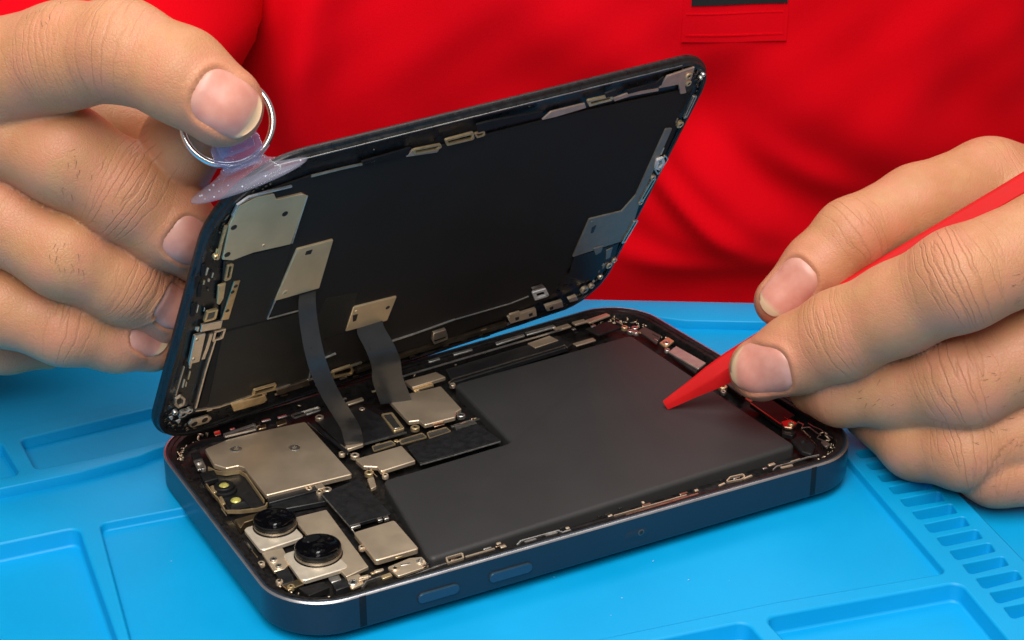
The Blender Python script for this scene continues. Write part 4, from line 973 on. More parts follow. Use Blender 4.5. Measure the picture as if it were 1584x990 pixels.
LEFT_HAND_OF_PERSON=dict(chains={
 'thumb':[(253.7,24.7,40.1,14.0),(211.2,28.8,55.0,12.3),(187.5,28.9,54.0,10.6),(167.6,30.1,49.6,9.5),(158.3,31.3,42.5,8.6),(148.9,33.6,34.6,6.6)],
 'index':[(214.8,-17.1,63.1,12.0),(183.8,-20.8,64.0,11.9),(161.8,-14.9,56.8,11.7),(155.0,-3.0,46.2,10.7),(147.2,7.7,36.6,10.7),(140.9,15.2,30.0,9.5),(134.5,21.0,24.7,8.0)],
 'middle':[(205.2,-28.5,51.1,12.0),(187.4,-23.5,39.7,11.5),(166.5,-15.0,29.3,11.3),(159.7,-0.7,22.8,9.9),(151.5,11.1,19.6,9.2),(149.2,17.6,17.5,7.0)],
 'ring':[(202.7,-34.2,33.7,11.5),(188.6,-26.0,18.0,10.8),(167.3,-17.1,12.4,10.3),(162.8,-5.9,9.7,9.3),(162.9,10.9,10.1,8.0)],
 'little':[(202.9,-41.4,16.2,10.0),(188.8,-31.9,7.6,9.5),(173.2,-22.2,7.0,8.7),(171.0,-8.9,5.6,7.3)],
 'palm':[(284.3,-23.0,8.1,26.0),(234.5,-20.3,26.8,27.0),(220.4,-9.0,32.7,22.0)],
 'web':[(217.2,13.4,51.7,12.0),(224.6,-4.9,44.4,16.0)],
},nails=[
 ((78.54,-50.86,70.53),(-0.896,0.447,-0.105),15,12.5,'index'),
 ((86.60,-47.21,85.37),(-0.776,0.095,-0.620),14.5,11.5,'thumb'),
],joints=[('thumb', 3, 0.6, 1.2), ('index', 2, 0.9, 1.4), ('index', 4, 0.6, 1.0), ('middle', 2, 0.85, 1.3), ('ring', 2, 0.75, 1.3), ('little', 2, 0.5, 1.2), ('middle', 4, 0.3, 1.0), ('thumb', 1, 0.3, 1.3)])
CABLES=[([(35.04,66.79,50.00),(33.83,64.66,48.14),(33.46,63.31,43.24),(33.69,60.71,35.31),(36.37,60.63,26.38),(40.96,62.38,16.93),(42.89,63.57,12.97),(43.49,63.63,10.24),(43.78,63.68,8.32)],4.6,4.8,'long thin black flex cable ending in a connector'),([(56.84,80.31,31.00),(56.51,79.01,29.46),(57.65,76.48,25.58),(58.95,76.16,21.03),(59.81,77.54,16.34),(61.39,78.49,11.60),(62.51,78.40,7.97)],7.6,8.2,'short wide black flex cable')]
RING=dict(center=(14.71,56.88,98.95),x=(0.933,-0.321,-0.090),y=(0.276,0.483,0.809),radius=9.6)
TOOL=[(120.08,40.87,9.16),(196.41,2.30,65.66)]
SHIRT_FOLDS=[(63.7,12.8,-0.822,10.0,9.0,39.7),(104.7,31.0,-0.474,7.0,16.0,65.0),(51.8,-11.4,0.185,4.0,12.0,36.6),(53.9,-2.5,-0.548,5.0,7.0,31.2),(-67.2,57.4,-1.714,9.0,9.0,39.9),(62.0,0.8,-0.737,5.0,4.5,26.1),(51.2,10.9,-0.847,4.0,4.0,21.2),(93.7,17.4,-0.506,4.0,6.0,21.8),(56.3,-14.6,-0.147,3.0,4.5,26.7),(-64.5,53.2,-1.799,6.0,11.0,40.7),(-35.9,53.3,-2.069,7.0,18.0,39.5),(101.9,59.0,-1.250,6.0,18.0,38.9),(128.7,52.9,-1.779,7.0,16.0,35.5),(17.0,65.0,-0.696,5.0,16.0,24.8),(57.1,35.7,-2.207,-5.0,12.0,26.9),(155.5,54.9,-1.387,8.0,14.0,35.2)]
SLEEVE=[(105.7,341.4,139.6,40.0),(77.3,286.6,103.6,38.0),(49.3,229.0,74.5,38.0),(8.3,196.5,43.1,38.0),(-18.2,186.8,28.4,38.0)]
HAIR_A=[((-23.9,37.0,102.0),(-0.04,-0.47,-0.90),12,2.2),((-29.9,32.2,87.2),(-0.13,-0.43,-0.90),14,2.6),((-23.0,51.8,129.6),(-0.26,0.55,0.72),8,1.6)]
HAIR_B=[((146.9,-50.8,36.6),(-0.80,0.21,-0.45),16,3),((149.0,-45.8,47.8),(-0.80,0.21,-0.45),12,3),((122.1,-32.7,44.2),(-0.56,0.02,-0.54),8,2.2),((145.1,-55.4,26.5),(-0.80,0.21,-0.45),8,2.2),((154.4,-39.2,65.3),(-0.80,0.21,-0.45),8,2.5)]
LINT=[(64.30,2.02,-1.90),(73.21,-12.55,-1.90),(90.14,-13.96,-1.90),(67.50,-17.02,-1.90),(87.41,-3.55,-1.90),(97.97,-18.73,-1.90),(69.08,6.30,-1.90),(-8.75,51.41,-1.90),(-20.14,108.95,-0.80)]
CUP=dict(center=(15.09,47.17,88.67),axis=(-0.2103,0.3131,0.9518))
# ------------------------------------------------------------------ the mat and the table under it
table_bm = bmesh.new()
loft(table_bm, [[(x, y, z) for x, y in ((-700, -500), (700, -500), (330, -10), (-360, 425))] for z in (-40, -5.7)])
tag(bm_obj('table', table_bm, 'table_top'), kind='structure')

def tray(bm, poly, z, depth, rad, f=0.45):
    """adds walls and floor of a recess; returns the hole loop at the top"""
    p = round_poly(poly, rad, 6)
    prof = [(-f, z), (-f * 0.3, z - f * 0.28), (0, z - f), (0.12, z - depth + f), (0.12 + f * 0.35, z - depth + f * 0.3), (0.12 + f, z - depth)]
    rings = [[(x, y, zz) for x, y in offset_loop(p, d)] for d, zz in prof]
    vs = [[bm.verts.new(q) for q in r] for r in rings]
    n = len(p)
    for a, b in zip(vs[:-1], vs[1:]):
        for i in range(n):
            bm.faces.new((a[i], b[i], b[(i + 1) % n], a[(i + 1) % n]))
    fill(bm, [vs[-1]])
    return vs[0]

def fill(bm, loops):
    pts = [[v.co for v in l] for l in loops]
    flat = [v for l in loops for v in l]
    for t in tessellate_polygon(pts):
        try:
            f = bm.faces.new([flat[i] for i in t])
        except ValueError:
            continue
        f.normal_update()
        if f.normal.z < 0:
            f.normal_flip()

mat_bm = bmesh.new()
outer = [(300, 16), (187, 89.3), (142.5, 117.9), (-150, 309), (-330, 100), (-200, -150), (290, -170)]
holes = []
central = [(-18.8, 72.3), (1.2, 69.2), (148, 70), (160, 30), (153.6, 7.4), (140.6, -42.8), (100.2, -32.9), (57.9, -25.1), (-5, -13), (-34, -10)]
holes.append(tray(mat_bm, central, 0, 2.2, 2.2))
holes.append(tray(mat_bm, [(-80, 79.5), (-23.6, 73.3), (-30.5, 22.7), (-36, -18), (-110, -5)], 0, 4.6, 2.6, 0.6))
holes.append(tray(mat_bm, [(-22, -16), (40, -26), (90.2, -35.6), (86, -66), (-28, -60)], 0, 4.6, 2.6, 0.6))
holes.append(tray(mat_bm, [(94.4, -36.4), (140.6, -47.0), (131, -82), (90, -74)], 0, 4.6, 2.6, 0.6))
holes.append(tray(mat_bm, [(170.5, 12), (167.6, -14.5), (159.6, -47.3), (150, -84), (280, -120), (285, -10)], 0, 3.4, 1.5, 0.6))
# the row of small slots along the right-hand rail
s6, s10 = SLOT_REF[:4], SLOT_REF[4:]
for k in range(-5, 8):
    t = k / 4.0
    q = [(a[0] + (b[0] - a[0]) * t, a[1] + (b[1] - a[1]) * t) for a, b in zip(s6, s10)]
    holes.append(tray(mat_bm, q, 0, 4.2, 0.8, 0.3))
bot = [mat_bm.verts.new((x, y, -5.6)) for x, y in ccw(outer)]
top = [mat_bm.verts.new((x, y, 0)) for x, y in ccw(outer)]
for i in range(len(top)):
    j = (i + 1) % len(top)
    mat_bm.faces.new((bot[i], bot[j], top[j], top[i]))
mat_bm.faces.new(list(reversed(bot)))
fill(mat_bm, [top] + holes)
# the raised block behind the phone
ZR = 2.8
front = [(-140, 106), (-36, 95.2), (-17, 93.4), (-1.2, 93.6), (3, 94.8), (148, 105.2), (154, 97.5), (160.5, 90.5), (176, 80.6), (299, 4)]
blk = ccw(front + [(299.4, 15.8), (186.7, 88.9), (142.2, 117.5), (-150, 308.2), (-318, 98)])
holes = []
holes.append(tray(mat_bm, [(-24.8, 116.6), (24, 115.6), (19, 100.6), (6.2, 98.0), (-11.3, 98.2), (-25.6, 99.8)], ZR, 4.6, 2.0, 0.5))
holes.append(tray(mat_bm, [(-29.4, 117.4), (-29.6, 99.4), (-62, 103), (-60, 121)], ZR, 4.6, 2.0, 0.5))
holes.append(tray(mat_bm, [(-70, 130), (-28.6, 122.6), (30, 122.6), (128, 119.5), (-120, 280), (-200, 150)], ZR, 0.6, 3.0, 0.25))
prof = [(0, -0.3), (0, ZR - 0.45), (0.14, ZR - 0.13), (0.45, ZR)]
rings = [[mat_bm.verts.new((x, y, z)) for x, y in offset_loop(blk, d)] for d, z in prof]
for a, b in zip(rings[:-1], rings[1:]):
    for i in range(len(a)):
        j = (i + 1) % len(a)
        mat_bm.faces.new((a[i], a[j], b[j], b[i]))
fill(mat_bm, [rings[-1]] + holes)
for v in mat_bm.verts:
    v.co *= MM
me = bpy.data.meshes.new('repair_mat')
mat_bm.to_mesh(me)
mat_bm.free()
mat_obj = link_mesh('repair_mat', me, 'blue_silicone', None, 50)
tag(mat_obj, 'bright blue silicone repair mat with moulded trays and a row of slots', 'mat')

lint = bmesh.new()
rnd = random.Random(21)
for (x, y, z) in LINT:
    s = rnd.uniform(0.06, 0.13)
    m = Matrix.Translation((x, y, z + 0.05)) @ Matrix.Rotation(rnd.uniform(0, 6.28), 4, 'Z') @ Matrix.Diagonal((s * rnd.uniform(.8, 3.0), s * .7, s * .4, 1))
    bmesh.ops.create_icosphere(lint, subdivisions=1, radius=1.0, matrix=m)
o = bm_obj('lint', lint, 'dust', mat_obj, 60)
o['kind'] = 'stuff'

# ------------------------------------------------------------------ phone body
T = 8.8
phone_org = (75.0, 48.0, 0.0)
phone = empty('opened_phone', phone_org)
tag(phone, 'opened navy smartphone body showing black battery, metal shields and camera lenses', 'phone')

RC = 15.0
def outline(d):
    return offset_loop(round_poly(BASE_CORNERS, RC, 14), d)

def ring_set(prof):
    return [[(x, y, z) for x, y in outline(d)] for d, z in prof]

bm = bmesh.new()
loft(bm, ring_set([(1.4, 0.0), (0.5, 0.12), (0.12, 0.5), (0.0, 0.95), (0.0, T - 0.46), (0.06, T - 0.42), (0.45, T - 0.10), (0.95, T - 0.02), (1.0, T - 1.5)]), True, False)
frame = bm_obj('frame', bm, 'navy_metal', phone, 50, phone_org)
bm = bmesh.new()
loft(bm, ring_set([(0.02, T - 0.47), (-0.012, T - 0.43), (0.16, T - 0.16), (0.34, T - 0.03), (0.52, T - 0.01), (0.6, T - 0.08)]), False, False)
bm_obj('chamfer_highlight', bm, 'chamfer_bright', phone, 60, phone_org)
bm = bmesh.new()
loft(bm, ring_set([(0.98, T - 1.0), (0.98, T - 0.16), (1.2, T - 0.06), (1.9, T - 0.22), (2.0, T - 0.5), (2.9, T - 0.6), (3.1, T - 1.3), (3.15, 4.0)]), False, False)
# rough, torn sealant
rnd = random.Random(3)
bmesh.ops.subdivide_edges(bm, edges=[e for e in bm.edges if abs(e.verts[0].co.z - e.verts[1].co.z) < 1e-6 and e.calc_length() > 4], cuts=40)
for v in bm.verts:
    if v.co.z > T - 1.2:
        v.co += Vector((rnd.uniform(-.10, .10), rnd.uniform(-.10, .10), rnd.uniform(-.10, .07)))
bm_obj('sealing_gasket', bm, 'gasket', phone, 30, phone_org)
bm = bmesh.new()
loft(bm, ring_set([(3.05, 3.6), (3.05, 4.9)]))
bm_obj('midplate', bm, 'midplate', phone, 35, phone_org)

# things on the side of the frame
c0, c1 = Vector(BASE_CORNERS[0]), Vector(BASE_CORNERS[1])
ud = (c1 - c0).normalized()
nd = Vector((ud.y, -ud.x))
def side_box(name, s0, s1, z0, z1, proud, mat, parent=phone, rad=0.0, depth=0.6):
    """a rounded slab standing proud of the near side; s in mm from the near-left corner"""
    loop2 = round_poly([(s0, z0), (s1, z0), (s1, z1), (s0, z1)], rad, 6) if rad else [(s0, z0), (s1, z0), (s1, z1), (s0, z1)]
    bm = bmesh.new()
    def at(l, h):
        return [(c0.x + ud.x * s + nd.x * h, c0.y + ud.y * s + nd.y * h, z) for s, z in l]
    rr = [at(loop2, -depth), at(loop2, proud - min(0.12, proud * 0.4))]
    rr.append(at(offset_loop(ccw(loop2), min(0.14, proud * 0.5)), proud))
    loft(bm, rr)
    return bm_obj(name, bm, mat, parent, 40, phone_org)

def s_of(x):
    return (x - c0.x) / ud.x
side_box('antenna_band', s_of(16.4), s_of(18.0), 0.7, T - 0.35, 0.02, 'antenna')
side_box('antenna_band', s_of(133.7), s_of(135.2), 0.7, T - 0.35, 0.02, 'antenna')
for x0, x1 in ((30.0, 39.9), (47.3, 57.9)):
    side_box('button_recess', s_of(x0 - .28), s_of(x1 + .28), 2.25, 5.15, 0.012, 'black', rad=1.4)
    side_box('volume_button', s_of(x0), s_of(x1), 2.5, 4.9, 0.55, 'button_blue', rad=1.18)
tr = side_box('card_tray', s_of(82.0), s_of(88.1), 2.7, 5.3, 0.03, 'navy_metal', rad=1.2)
side_box('pin_hole_rim', s_of(85.6), s_of(87.2), 3.35, 4.95, 0.05, 'greyd', parent=tr, rad=0.78)
side_box('pin_hole', s_of(85.85), s_of(86.95), 3.6, 4.7, 0.07, 'black', parent=tr, rad=0.54)

build_parts(BASE_PARTS, phone, phone_org)

# camera lenses
def lens(c, r, z0, z1, name='camera_lens'):
    bm = lathe_bm(c, [(r * 1.05, z0), (r * 1.05, z0 + 0.25), (r, z0 + 0.3), (r * 0.985, z0 + (z1 - z0) * 0.52), (r * 1.0, z0 + (z1 - z0) * 0.55), (r, z1 - 0.25), (r * 0.975, z1 - 0.04), (r * 0.95, z1), (r * 0.93, z1 - 0.3), (r * 0.85, z1 - 1.6)], 48)
    o = bm_obj(name, bm, 'lens_barrel', phone, 35, phone_org)
    bm = lathe_bm(c, [(r * 1.004, z0 + 0.35), (r * 1.012, z0 + 0.6), (r * 1.012, z0 + (z1 - z0) * 0.45), (r * 1.004, z0 + (z1 - z0) * 0.5)], 48, False, False)
    bm_obj('lens_ring', bm, 'lens_ring', o, 35, phone_org)
    prof = [(r * 0.95, z1 - 0.06), (r * 0.90, z1 - 0.16)]
    for k in range(1, 9):                                   # bowl falling to a raised inner element
        a = k / 8
        prof.append((r * 0.90 * (1 - a) + r * 0.34 * a, z1 - 0.16 - 1.0 * math.sin(a * math.pi / 2)))
    for k in range(1, 7):
        a = k / 6 * math.pi / 2
        prof.append((r * 0.34 * math.cos(a) + 0.02, z1 - 1.16 + 0.75 * math.sin(a)))
    bm = lathe_bm(c, prof, 48, False, True)
    bm_obj('lens_glass', bm, 'lens_glass', o, 80, phone_org)
lens((12.9, 40.3), 4.9, 6.8, 9.0)
lens((16.5, 24.3), 5.2, 6.9, 9.4)
# front camera and sensor beside the earpiece
def front_sensor():
    c = (9.0, 61.9)
    o = bm_obj('front_camera', lathe_bm(c, [(3.0, 5.5), (3.0, 6.7), (2.7, 6.85), (2.4, 6.9), (2.35, 7.6), (2.1, 7.8), (1.3, 7.8), (1.2, 7.6)], 32), 'rubber', phone, 35, phone_org)
    bm_obj('lens_glass', lathe_bm(c, [(1.2, 7.6), (1.05, 7.78), (0.6, 7.92), (0.05, 7.96)], 20), 'sensor_yellow', o, 80, phone_org)
    c = (8.9, 54.2)
    sq = lambda h, z: [(c[0] - h, c[1] - h * .9, z), (c[0] + h, c[1] - h, z), (c[0] + h, c[1] + h * .9, z), (c[0] - h, c[1] + h, z)]
    bm = bmesh.new()
    loft(bm, [sq(2.5, 5.6), sq(2.5, 6.5), sq(2.0, 6.7), sq(1.7, 7.4), sq(1.4, 7.6)])
    o = bm_obj('dot_projector', bm, 'rubber', phone, 35, phone_org)
    bm_obj('sensor_dome', lathe_bm(c, [(1.25, 7.55), (1.1, 7.8), (0.6, 7.98), (0.05, 8.02)], 20), 'sensor_yellow', o, 80, phone_org)
front_sensor()

# crumbs of solder, glue and torn foil along the frame
crumb = bmesh.new()
rnd = random.Random(8)
for k in range(150):
    ol = outline(rnd.uniform(3.3, 4.6))
    i = rnd.randrange(len(ol))
    t = rnd.random()
    a, b = Vector(ol[i - 1]), Vector(ol[i])
    p = a.lerp(b, t)
    z = rnd.uniform(5.6, 7.5)
    s = rnd.uniform(0.12, 0.4)
    m = Matrix.Translation((p.x, p.y, z)) @ Matrix.Rotation(rnd.uniform(0, 6.28), 4, Vector((rnd.uniform(-1, 1), rnd.uniform(-1, 1), 1)).normalized()) @ Matrix.Diagonal((s * rnd.uniform(.8, 3), s, s * .6, 1))
    bmesh.ops.create_icosphere(crumb, subdivisions=1, radius=1.0, matrix=m)
o = bm_obj('solder_crumbs', crumb, 'bronze', phone, 60, phone_org)
o['kind'] = 'stuff'

# ------------------------------------------------------------------ phone screen, lifted
RL = Matrix(SCREEN_AXES)
LW, LH = SCREEN_SIZE
screen = empty('phone_screen', SCREEN_ORIGIN, RL)
tag(screen, 'lifted phone display turned to show its black back, metal shields and clips', 'phone screen')
def lid_outline(d):
    return offset_loop(round_poly([(0, -2.2), (LW, -2.2), (LW, LH), (0, LH)], [14.0, 14.0, 13.5, 22.0], 14), d)
def lid_rings(prof):
    return [[(x, y, z) for x, y in lid_outline(d)] for d, z in prof]
bm = bmesh.new()
loft(bm, lid_rings([(1.6, -3.0), (0.7, -2.95), (0.25, -2.7), (0.0, -2.3), (0.0, -1.35), (0.12, -1.2), (0.35, -1.15)]), True, False)
bm_obj('cover_glass', bm, 'bezel', screen, 40)
bm = bmesh.new()
loft(bm, lid_rings([(0.3, -1.6), (0.32, -1.1), (0.62, -0.92), (0.75, -0.3), (0.95, -0.12), (1.7, -0.12), (1.8, -0.3), (2.3, -0.35), (2.4, -0.75), (4.4, -0.8), (4.5, -1.4)]), False, False)
bmesh.ops.subdivide_edges(bm, edges=[e for e in bm.edges if abs(e.verts[0].co.z - e.verts[1].co.z) < 1e-6 and e.calc_length() > 4], cuts=30)
for v in bm.verts:
    v.co += Vector((rnd.uniform(-.05, .05), rnd.uniform(-.05, .05), rnd.uniform(-.07, .05)))
bm_obj('inner_bezel', bm, 'bezel', screen, 30)
bm = bmesh.new()
loft(bm, lid_rings([(4.2, -1.3), (4.2, -0.85)]))
bm_obj('back_sheet', bm, 'bezel', screen, 35)
bm = bmesh.new()
P = [(13, LH - 1.05), (60, LH - 1.0), (LW - 14, LH - 1.05)]
bm_obj('edge_trim', strip_bm(P, -0.02, 0.28, 0.25), 'greym', screen, 40)
build_parts(SCREEN_PARTS, screen, (0, 0, 0))
# small chips and glue crumbs along the display frame
crumb = bmesh.new()
rnd = random.Random(11)
for k in range(170):
    ol = lid_outline(rnd.uniform(2.4, 5.2))
    i = rnd.randrange(len(ol))
    a, b = Vector(ol[i - 1]), Vector(ol[i])
    p = a.lerp(b, rnd.random())
    s = rnd.uniform(0.10, 0.36)
    m = Matrix.Translation((p.x, p.y, -0.6)) @ Matrix.Rotation(rnd.uniform(0, 6.28), 4, 'Z') @ Matrix.Diagonal((s * rnd.uniform(.8, 2.6), s, s * .7, 1))
    bmesh.ops.create_icosphere(crumb, subdivisions=1, radius=1.0, matrix=m)
o = bm_obj('glue_crumbs', crumb, 'bronzed', screen, 60)
o['kind'] = 'stuff'

# flex cables from the display down to the board (world points -> display space)
RLt = RL.transposed()
def to_lid(p):
    return RLt @ (Vector(p) - Vector(SCREEN_ORIGIN))
def catmull(pts, n=10):
    P = [Vector(p) for p in pts]
    P = [P[0] * 2 - P[1]] + P + [P[-1] * 2 - P[-2]]
    out = []
    for i in range(1, len(P) - 2):
        for k in range(n):
            t = k / n
            a, b, c, d = P[i - 1:i + 3]
            out.append(0.5 * ((2 * b) + (c - a) * t + (2 * a - 5 * b + 4 * c - d) * t * t + (3 * b - a - 3 * c + d) * t ** 3))
    out.append(P[-2])
    return out
def ribbon(name, pts, w0, w1, label):
    C = catmull(pts)
    n = len(C)
    bm = bmesh.new()
    rings = []
    for i, p in enumerate(C):
        t = (C[min(n - 1, i + 1)] - C[max(0, i - 1)]).normalized()
        f = i / (n - 1)
        s = Vector((0.98748, 0.15707, -0.01455)).lerp(Vector((0.965, -0.24, 0)), f).normalized()
        nn = s.cross(t).normalized() * 0.09
        h = s * (w0 + (w1 - w0) * f) / 2
        rings.append([to_lid(q) for q in (p - h - nn, p + h - nn, p + h + nn, p - h + nn)])
    loft(bm, rings)
    o = bm_obj(name, bm, 'ribbon', screen, 40)
    o['label'] = label
for pts, w0, w1, lab in CABLES:
    ribbon('flex_cable', pts, w0, w1, lab)

# ------------------------------------------------------------------ suction cup with its ring
cup_n = Vector(CUP['axis']).normalized()
cup_o = Vector(CUP['center'])
cup_rot = cup_n.to_track_quat('Z', 'Y').to_matrix()
cup = empty('suction_cup', cup_o, cup_rot)
tag(cup, 'clear plastic suction cup with a steel pull ring stuck to the screen corner', 'suction cup')
n = 64
lean = Vector((0, 0, 0))
def cup_rings(prof):
    out = []
    for r, z in prof:
        k = max(0.0, z - 2.0)
        out.append([(r * math.cos(2 * math.pi * i / n) + lean.x * k, r * math.sin(2 * math.pi * i / n) + lean.y * k, z + lean.z * k) for i in range(n)])
    return out
bm = bmesh.new()
loft(bm, cup_rings([(0.05, 1.5), (4.0, 1.4), (8.0, 0.8), (12.6, -0.1), (13.1, 0.0), (13.3, 0.25), (13.1, 0.55), (12.0, 1.0), (10.0, 1.6), (8.0, 2.2), (6.4, 2.8), (5.4, 3.4), (4.9, 4.1), (0.05, 4.2)]))
bm_obj('cup', bm, 'clear_plastic', cup, 80)
bm = bmesh.new()
loft(bm, cup_rings([(0.05, 3.4), (4.3, 3.4), (4.4, 4.6), (4.8, 5.2), (5.3, 5.5), (5.4, 5.9), (5.4, 8.6), (5.1, 9.2), (4.5, 9.4), (4.1, 9.1), (3.9, 7.0), (3.6, 6.6), (0.05, 6.5)]))
bm_obj('neck', bm, 'clear_stem', cup, 50)
rr_ = random.Random(2)
bm = bmesh.new()
for k in range(26):                                     # air bubbles moulded into the rim
    a, q = rr_.uniform(0, 6.28), rr_.uniform(6.0, 12.4)
    zz = 2.9 - (q - 6.0) * 0.33 - 0.25
    bmesh.ops.create_icosphere(bm, subdivisions=2, radius=rr_.uniform(0.10, 0.24), matrix=Matrix.Translation((q * math.cos(a), q * math.sin(a), zz)))
ob = bm_obj('air_bubbles', bm, 'dust', cup, 80)
ob['kind'] = 'stuff'
# ring: a steel torus through the stem
ring_c = to_w = None
ring_center = Vector(RING['center'])
rx, ry = Vector(RING['x']).normalized(), Vector(RING['y']).normalized()
bm = bmesh.new()
N, M_, Rr, rw = 72, 12, RING['radius'], 0.82
rz = rx.cross(ry).normalized()
vs = []
for i in range(N):
    a = 2 * math.pi * i / N
    d = rx * math.cos(a) + ry * math.sin(a)
    row = []
    for j in range(M_):
        b = 2 * math.pi * j / M_
        p = ring_center + d * (Rr + rw * math.cos(b)) + rz * (rw * math.sin(b))
        row.append(bm.verts.new(cup_rot.transposed() @ (p - cup_o)))
    vs.append(row)
for i in range(N):
    for j in range(M_):
        bm.faces.new((vs[i][j], vs[(i + 1) % N][j], vs[(i + 1) % N][(j + 1) % M_], vs[i][(j + 1) % M_]))
bm_obj('pull_ring', bm, 'ring_steel', cup, 80)

# ------------------------------------------------------------------ red pry tool
tip, end = Vector(TOOL[0]), Vector(TOOL[1])
ax = (end - tip).normalized()
end = tip + ax * 150
sd = ax.cross(Vector((-0.44, -0.78, 0.43))).normalized()      # across, as seen
up = sd.cross(ax).normalized()
if up.dot(-fwd) < 0:
    up = -up
tool_rot = Matrix((sd, ax, up)).transposed()
tool = empty('pry_tool', tip, tool_rot)
tag(tool, 'red plastic pry tool with its flat tip resting on the battery', 'pry tool')
bm = bmesh.new()
rings = []
for t, w, h, oz in ((0, 2.2, 0.45, 0), (0.3, 2.6, 0.6, 0), (3, 3.3, 1.1, 0.1), (8, 4.4, 2.2, 0.25), (14, 6.2, 3.8, 0.4), (20, 7.2, 4.6, 0.4), (30, 7.6, 5.2, 0.4), (70, 8.0, 5.4, 0.4), (150, 8.2, 5.4, 0.4)):
    w2, h2 = w / 2, h / 2
    c = min(0.5, h2 * 0.45)
    rg = [(-w2, -h2 + c), (-w2 + c, -h2), (w2 - c, -h2), (w2, -h2 + c), (w2, h2 * 0.35), (w2 * 0.22, h2), (w2 * -0.05, h2 * 1.06), (-w2 * 0.9, h2 * 0.55), (-w2, h2 * 0.3)]
    rings.append([(x, t, z + oz) for x, z in rg])
loft(bm, rings)
bm_obj('shaft', bm, 'red_plastic', tool, 28)

# ------------------------------------------------------------------ the person: two hands and a red polo shirt
person = empty('person', (330, 420, -40))
tag(person, 'person in red polo shirt lifting the phone screen and holding a red tool', 'person')
porg = (330, 420, -40)
VP = np.array(VIEW_POINT)
HB = np.array([[0.87041, -0.49233, 0], [0.49233, 0.87041, 0], [0, 0, 1]])   # grid axes: right, away, up

def seg_dist(P, a, b, ra, rb):
    ba = b - a
    L2 = float(ba @ ba)
    v = P - a
    h = np.clip((v @ ba) / L2, 0, 1)
    q = v - h[..., None] * ba
    return np.sqrt((q * q).sum(-1)) - (ra + (rb - ra) * h)

def smin(a, b, k):
    h = np.clip(0.5 + 0.5 * (b - a) / k, 0, 1)
    return b + (a - b) * h - k * h * (1 - h)

class Hand:
    def __init__(self, data):
        self.ch = {k: [(np.array(p[:3], dtype=np.float32), p[3]) for p in v] for k, v in data['chains'].items()}
        self.blend = {}
    def __call__(self, P):
        P = np.asarray(P, dtype=np.float32)
        fing, body = None, None
        for k, ch in self.ch.items():
            d = None
            for (a, ra), (b, rb) in zip(ch[:-1], ch[1:]):
                s = seg_dist(P, a, b, ra, rb)
                d = s if d is None else smin(d, s, 3.0)
            if k in ('palm', 'web'):
                body = d if body is None else smin(body, d, 9.0)
            else:
                fing = d if fing is None else smin(fing, d, 0.5)
        return smin(fing, body, 6.0)
    def finger(self, k):
        def f(P):
            P = np.asarray(P, dtype=np.float32)
            d = None
            ch = self.ch[k]
            for (a, ra), (b, rb) in zip(ch[:-1], ch[1:]):
                s = seg_dist(P, a, b, ra, rb)
                d = s if d is None else smin(d, s, 3.0)
            return d
        return f

def surface_nets(fn, lo, hi, h):
    n = np.ceil((hi - lo) / h).astype(int) + 1
    ax = [lo[i] + h * np.arange(n[i]) for i in range(3)]
    # coarse pass first, fine values only near the surface
    K = 5
    nc = n // K + 2
    gc = np.stack(np.meshgrid(*[lo[i] + h * K * np.arange(nc[i]) for i in range(3)], indexing='ij'), -1)
    Fc = fn((gc.reshape(-1, 3) @ HB)).reshape(nc)
    up = np.repeat(np.repeat(np.repeat(Fc, K, 0), K, 1), K, 2)
    sh = K // 2
    up = np.pad(up, ((0, K), (0, K), (0, K)), mode='edge')
    F = up[sh:sh + n[0], sh:sh + n[1], sh:sh + n[2]].astype(np.float32).copy()
    near = np.argwhere(np.abs(F) < h * K * 1.6)
    for i0 in range(0, len(near), 200000):
        q = near[i0:i0 + 200000]
        F[tuple(q.T)] = fn(((lo + h * q) @ HB))
    S = F < 0
    c = [S[dx:n[0] - 1 + dx, dy:n[1] - 1 + dy, dz:n[2] - 1 + dz] for dx in (0, 1) for dy in (0, 1) for dz in (0, 1)]
    cnt = sum(x.astype(np.int8) for x in c)
    act = (cnt > 0) & (cnt < 8)
    idx = np.argwhere(act)
    ids = -np.ones(act.shape, dtype=np.int64)
    ids[act] = np.arange(len(idx))
    offs = np.array([(dx, dy, dz) for dx in (0, 1) for dy in (0, 1) for dz in (0, 1)])
    vals = np.stack([F[tuple((idx + o).T)] for o in offs], 1)
    acc = np.zeros((len(idx), 3))
    num = np.zeros(len(idx))
    for a in range(8):
        for b in range(a + 1, 8):
            if np.abs(offs[a] - offs[b]).sum() != 1:
                continue
            m = (vals[:, a] < 0) != (vals[:, b] < 0)
            t = vals[m, a] / (vals[m, a] - vals[m, b])
            acc[m] += offs[a] + t[:, None] * (offs[b] - offs[a])
            num[m] += 1
    V = (lo + h * (idx + acc / num[:, None]))
    Q = []
    for axis in range(3):
        u, v = (axis + 1) % 3, (axis + 2) % 3
        sl0 = [slice(None)] * 3
        sl1 = [slice(None)] * 3
        sl0[axis] = slice(0, n[axis] - 1)
        sl1[axis] = slice(1, n[axis])
        ch = S[tuple(sl0)] != S[tuple(sl1)]
        E = np.argwhere(ch)
        ok = (E[:, u] > 0) & (E[:, v] > 0) & (E[:, u] < n[u] - 1) & (E[:, v] < n[v] - 1)
        E = E[ok]
        du, dv = np.eye(3, dtype=int)[u], np.eye(3, dtype=int)[v]
        q = np.stack([ids[tuple((E - a * du - b * dv).T)] for a, b in ((1, 1), (0, 1), (0, 0), (1, 0))], 1)
        inside = S[tuple(E.T)]
        q[~inside] = q[~inside][:, ::-1]
        Q.append(q)
    return V @ HB, np.concatenate(Q)

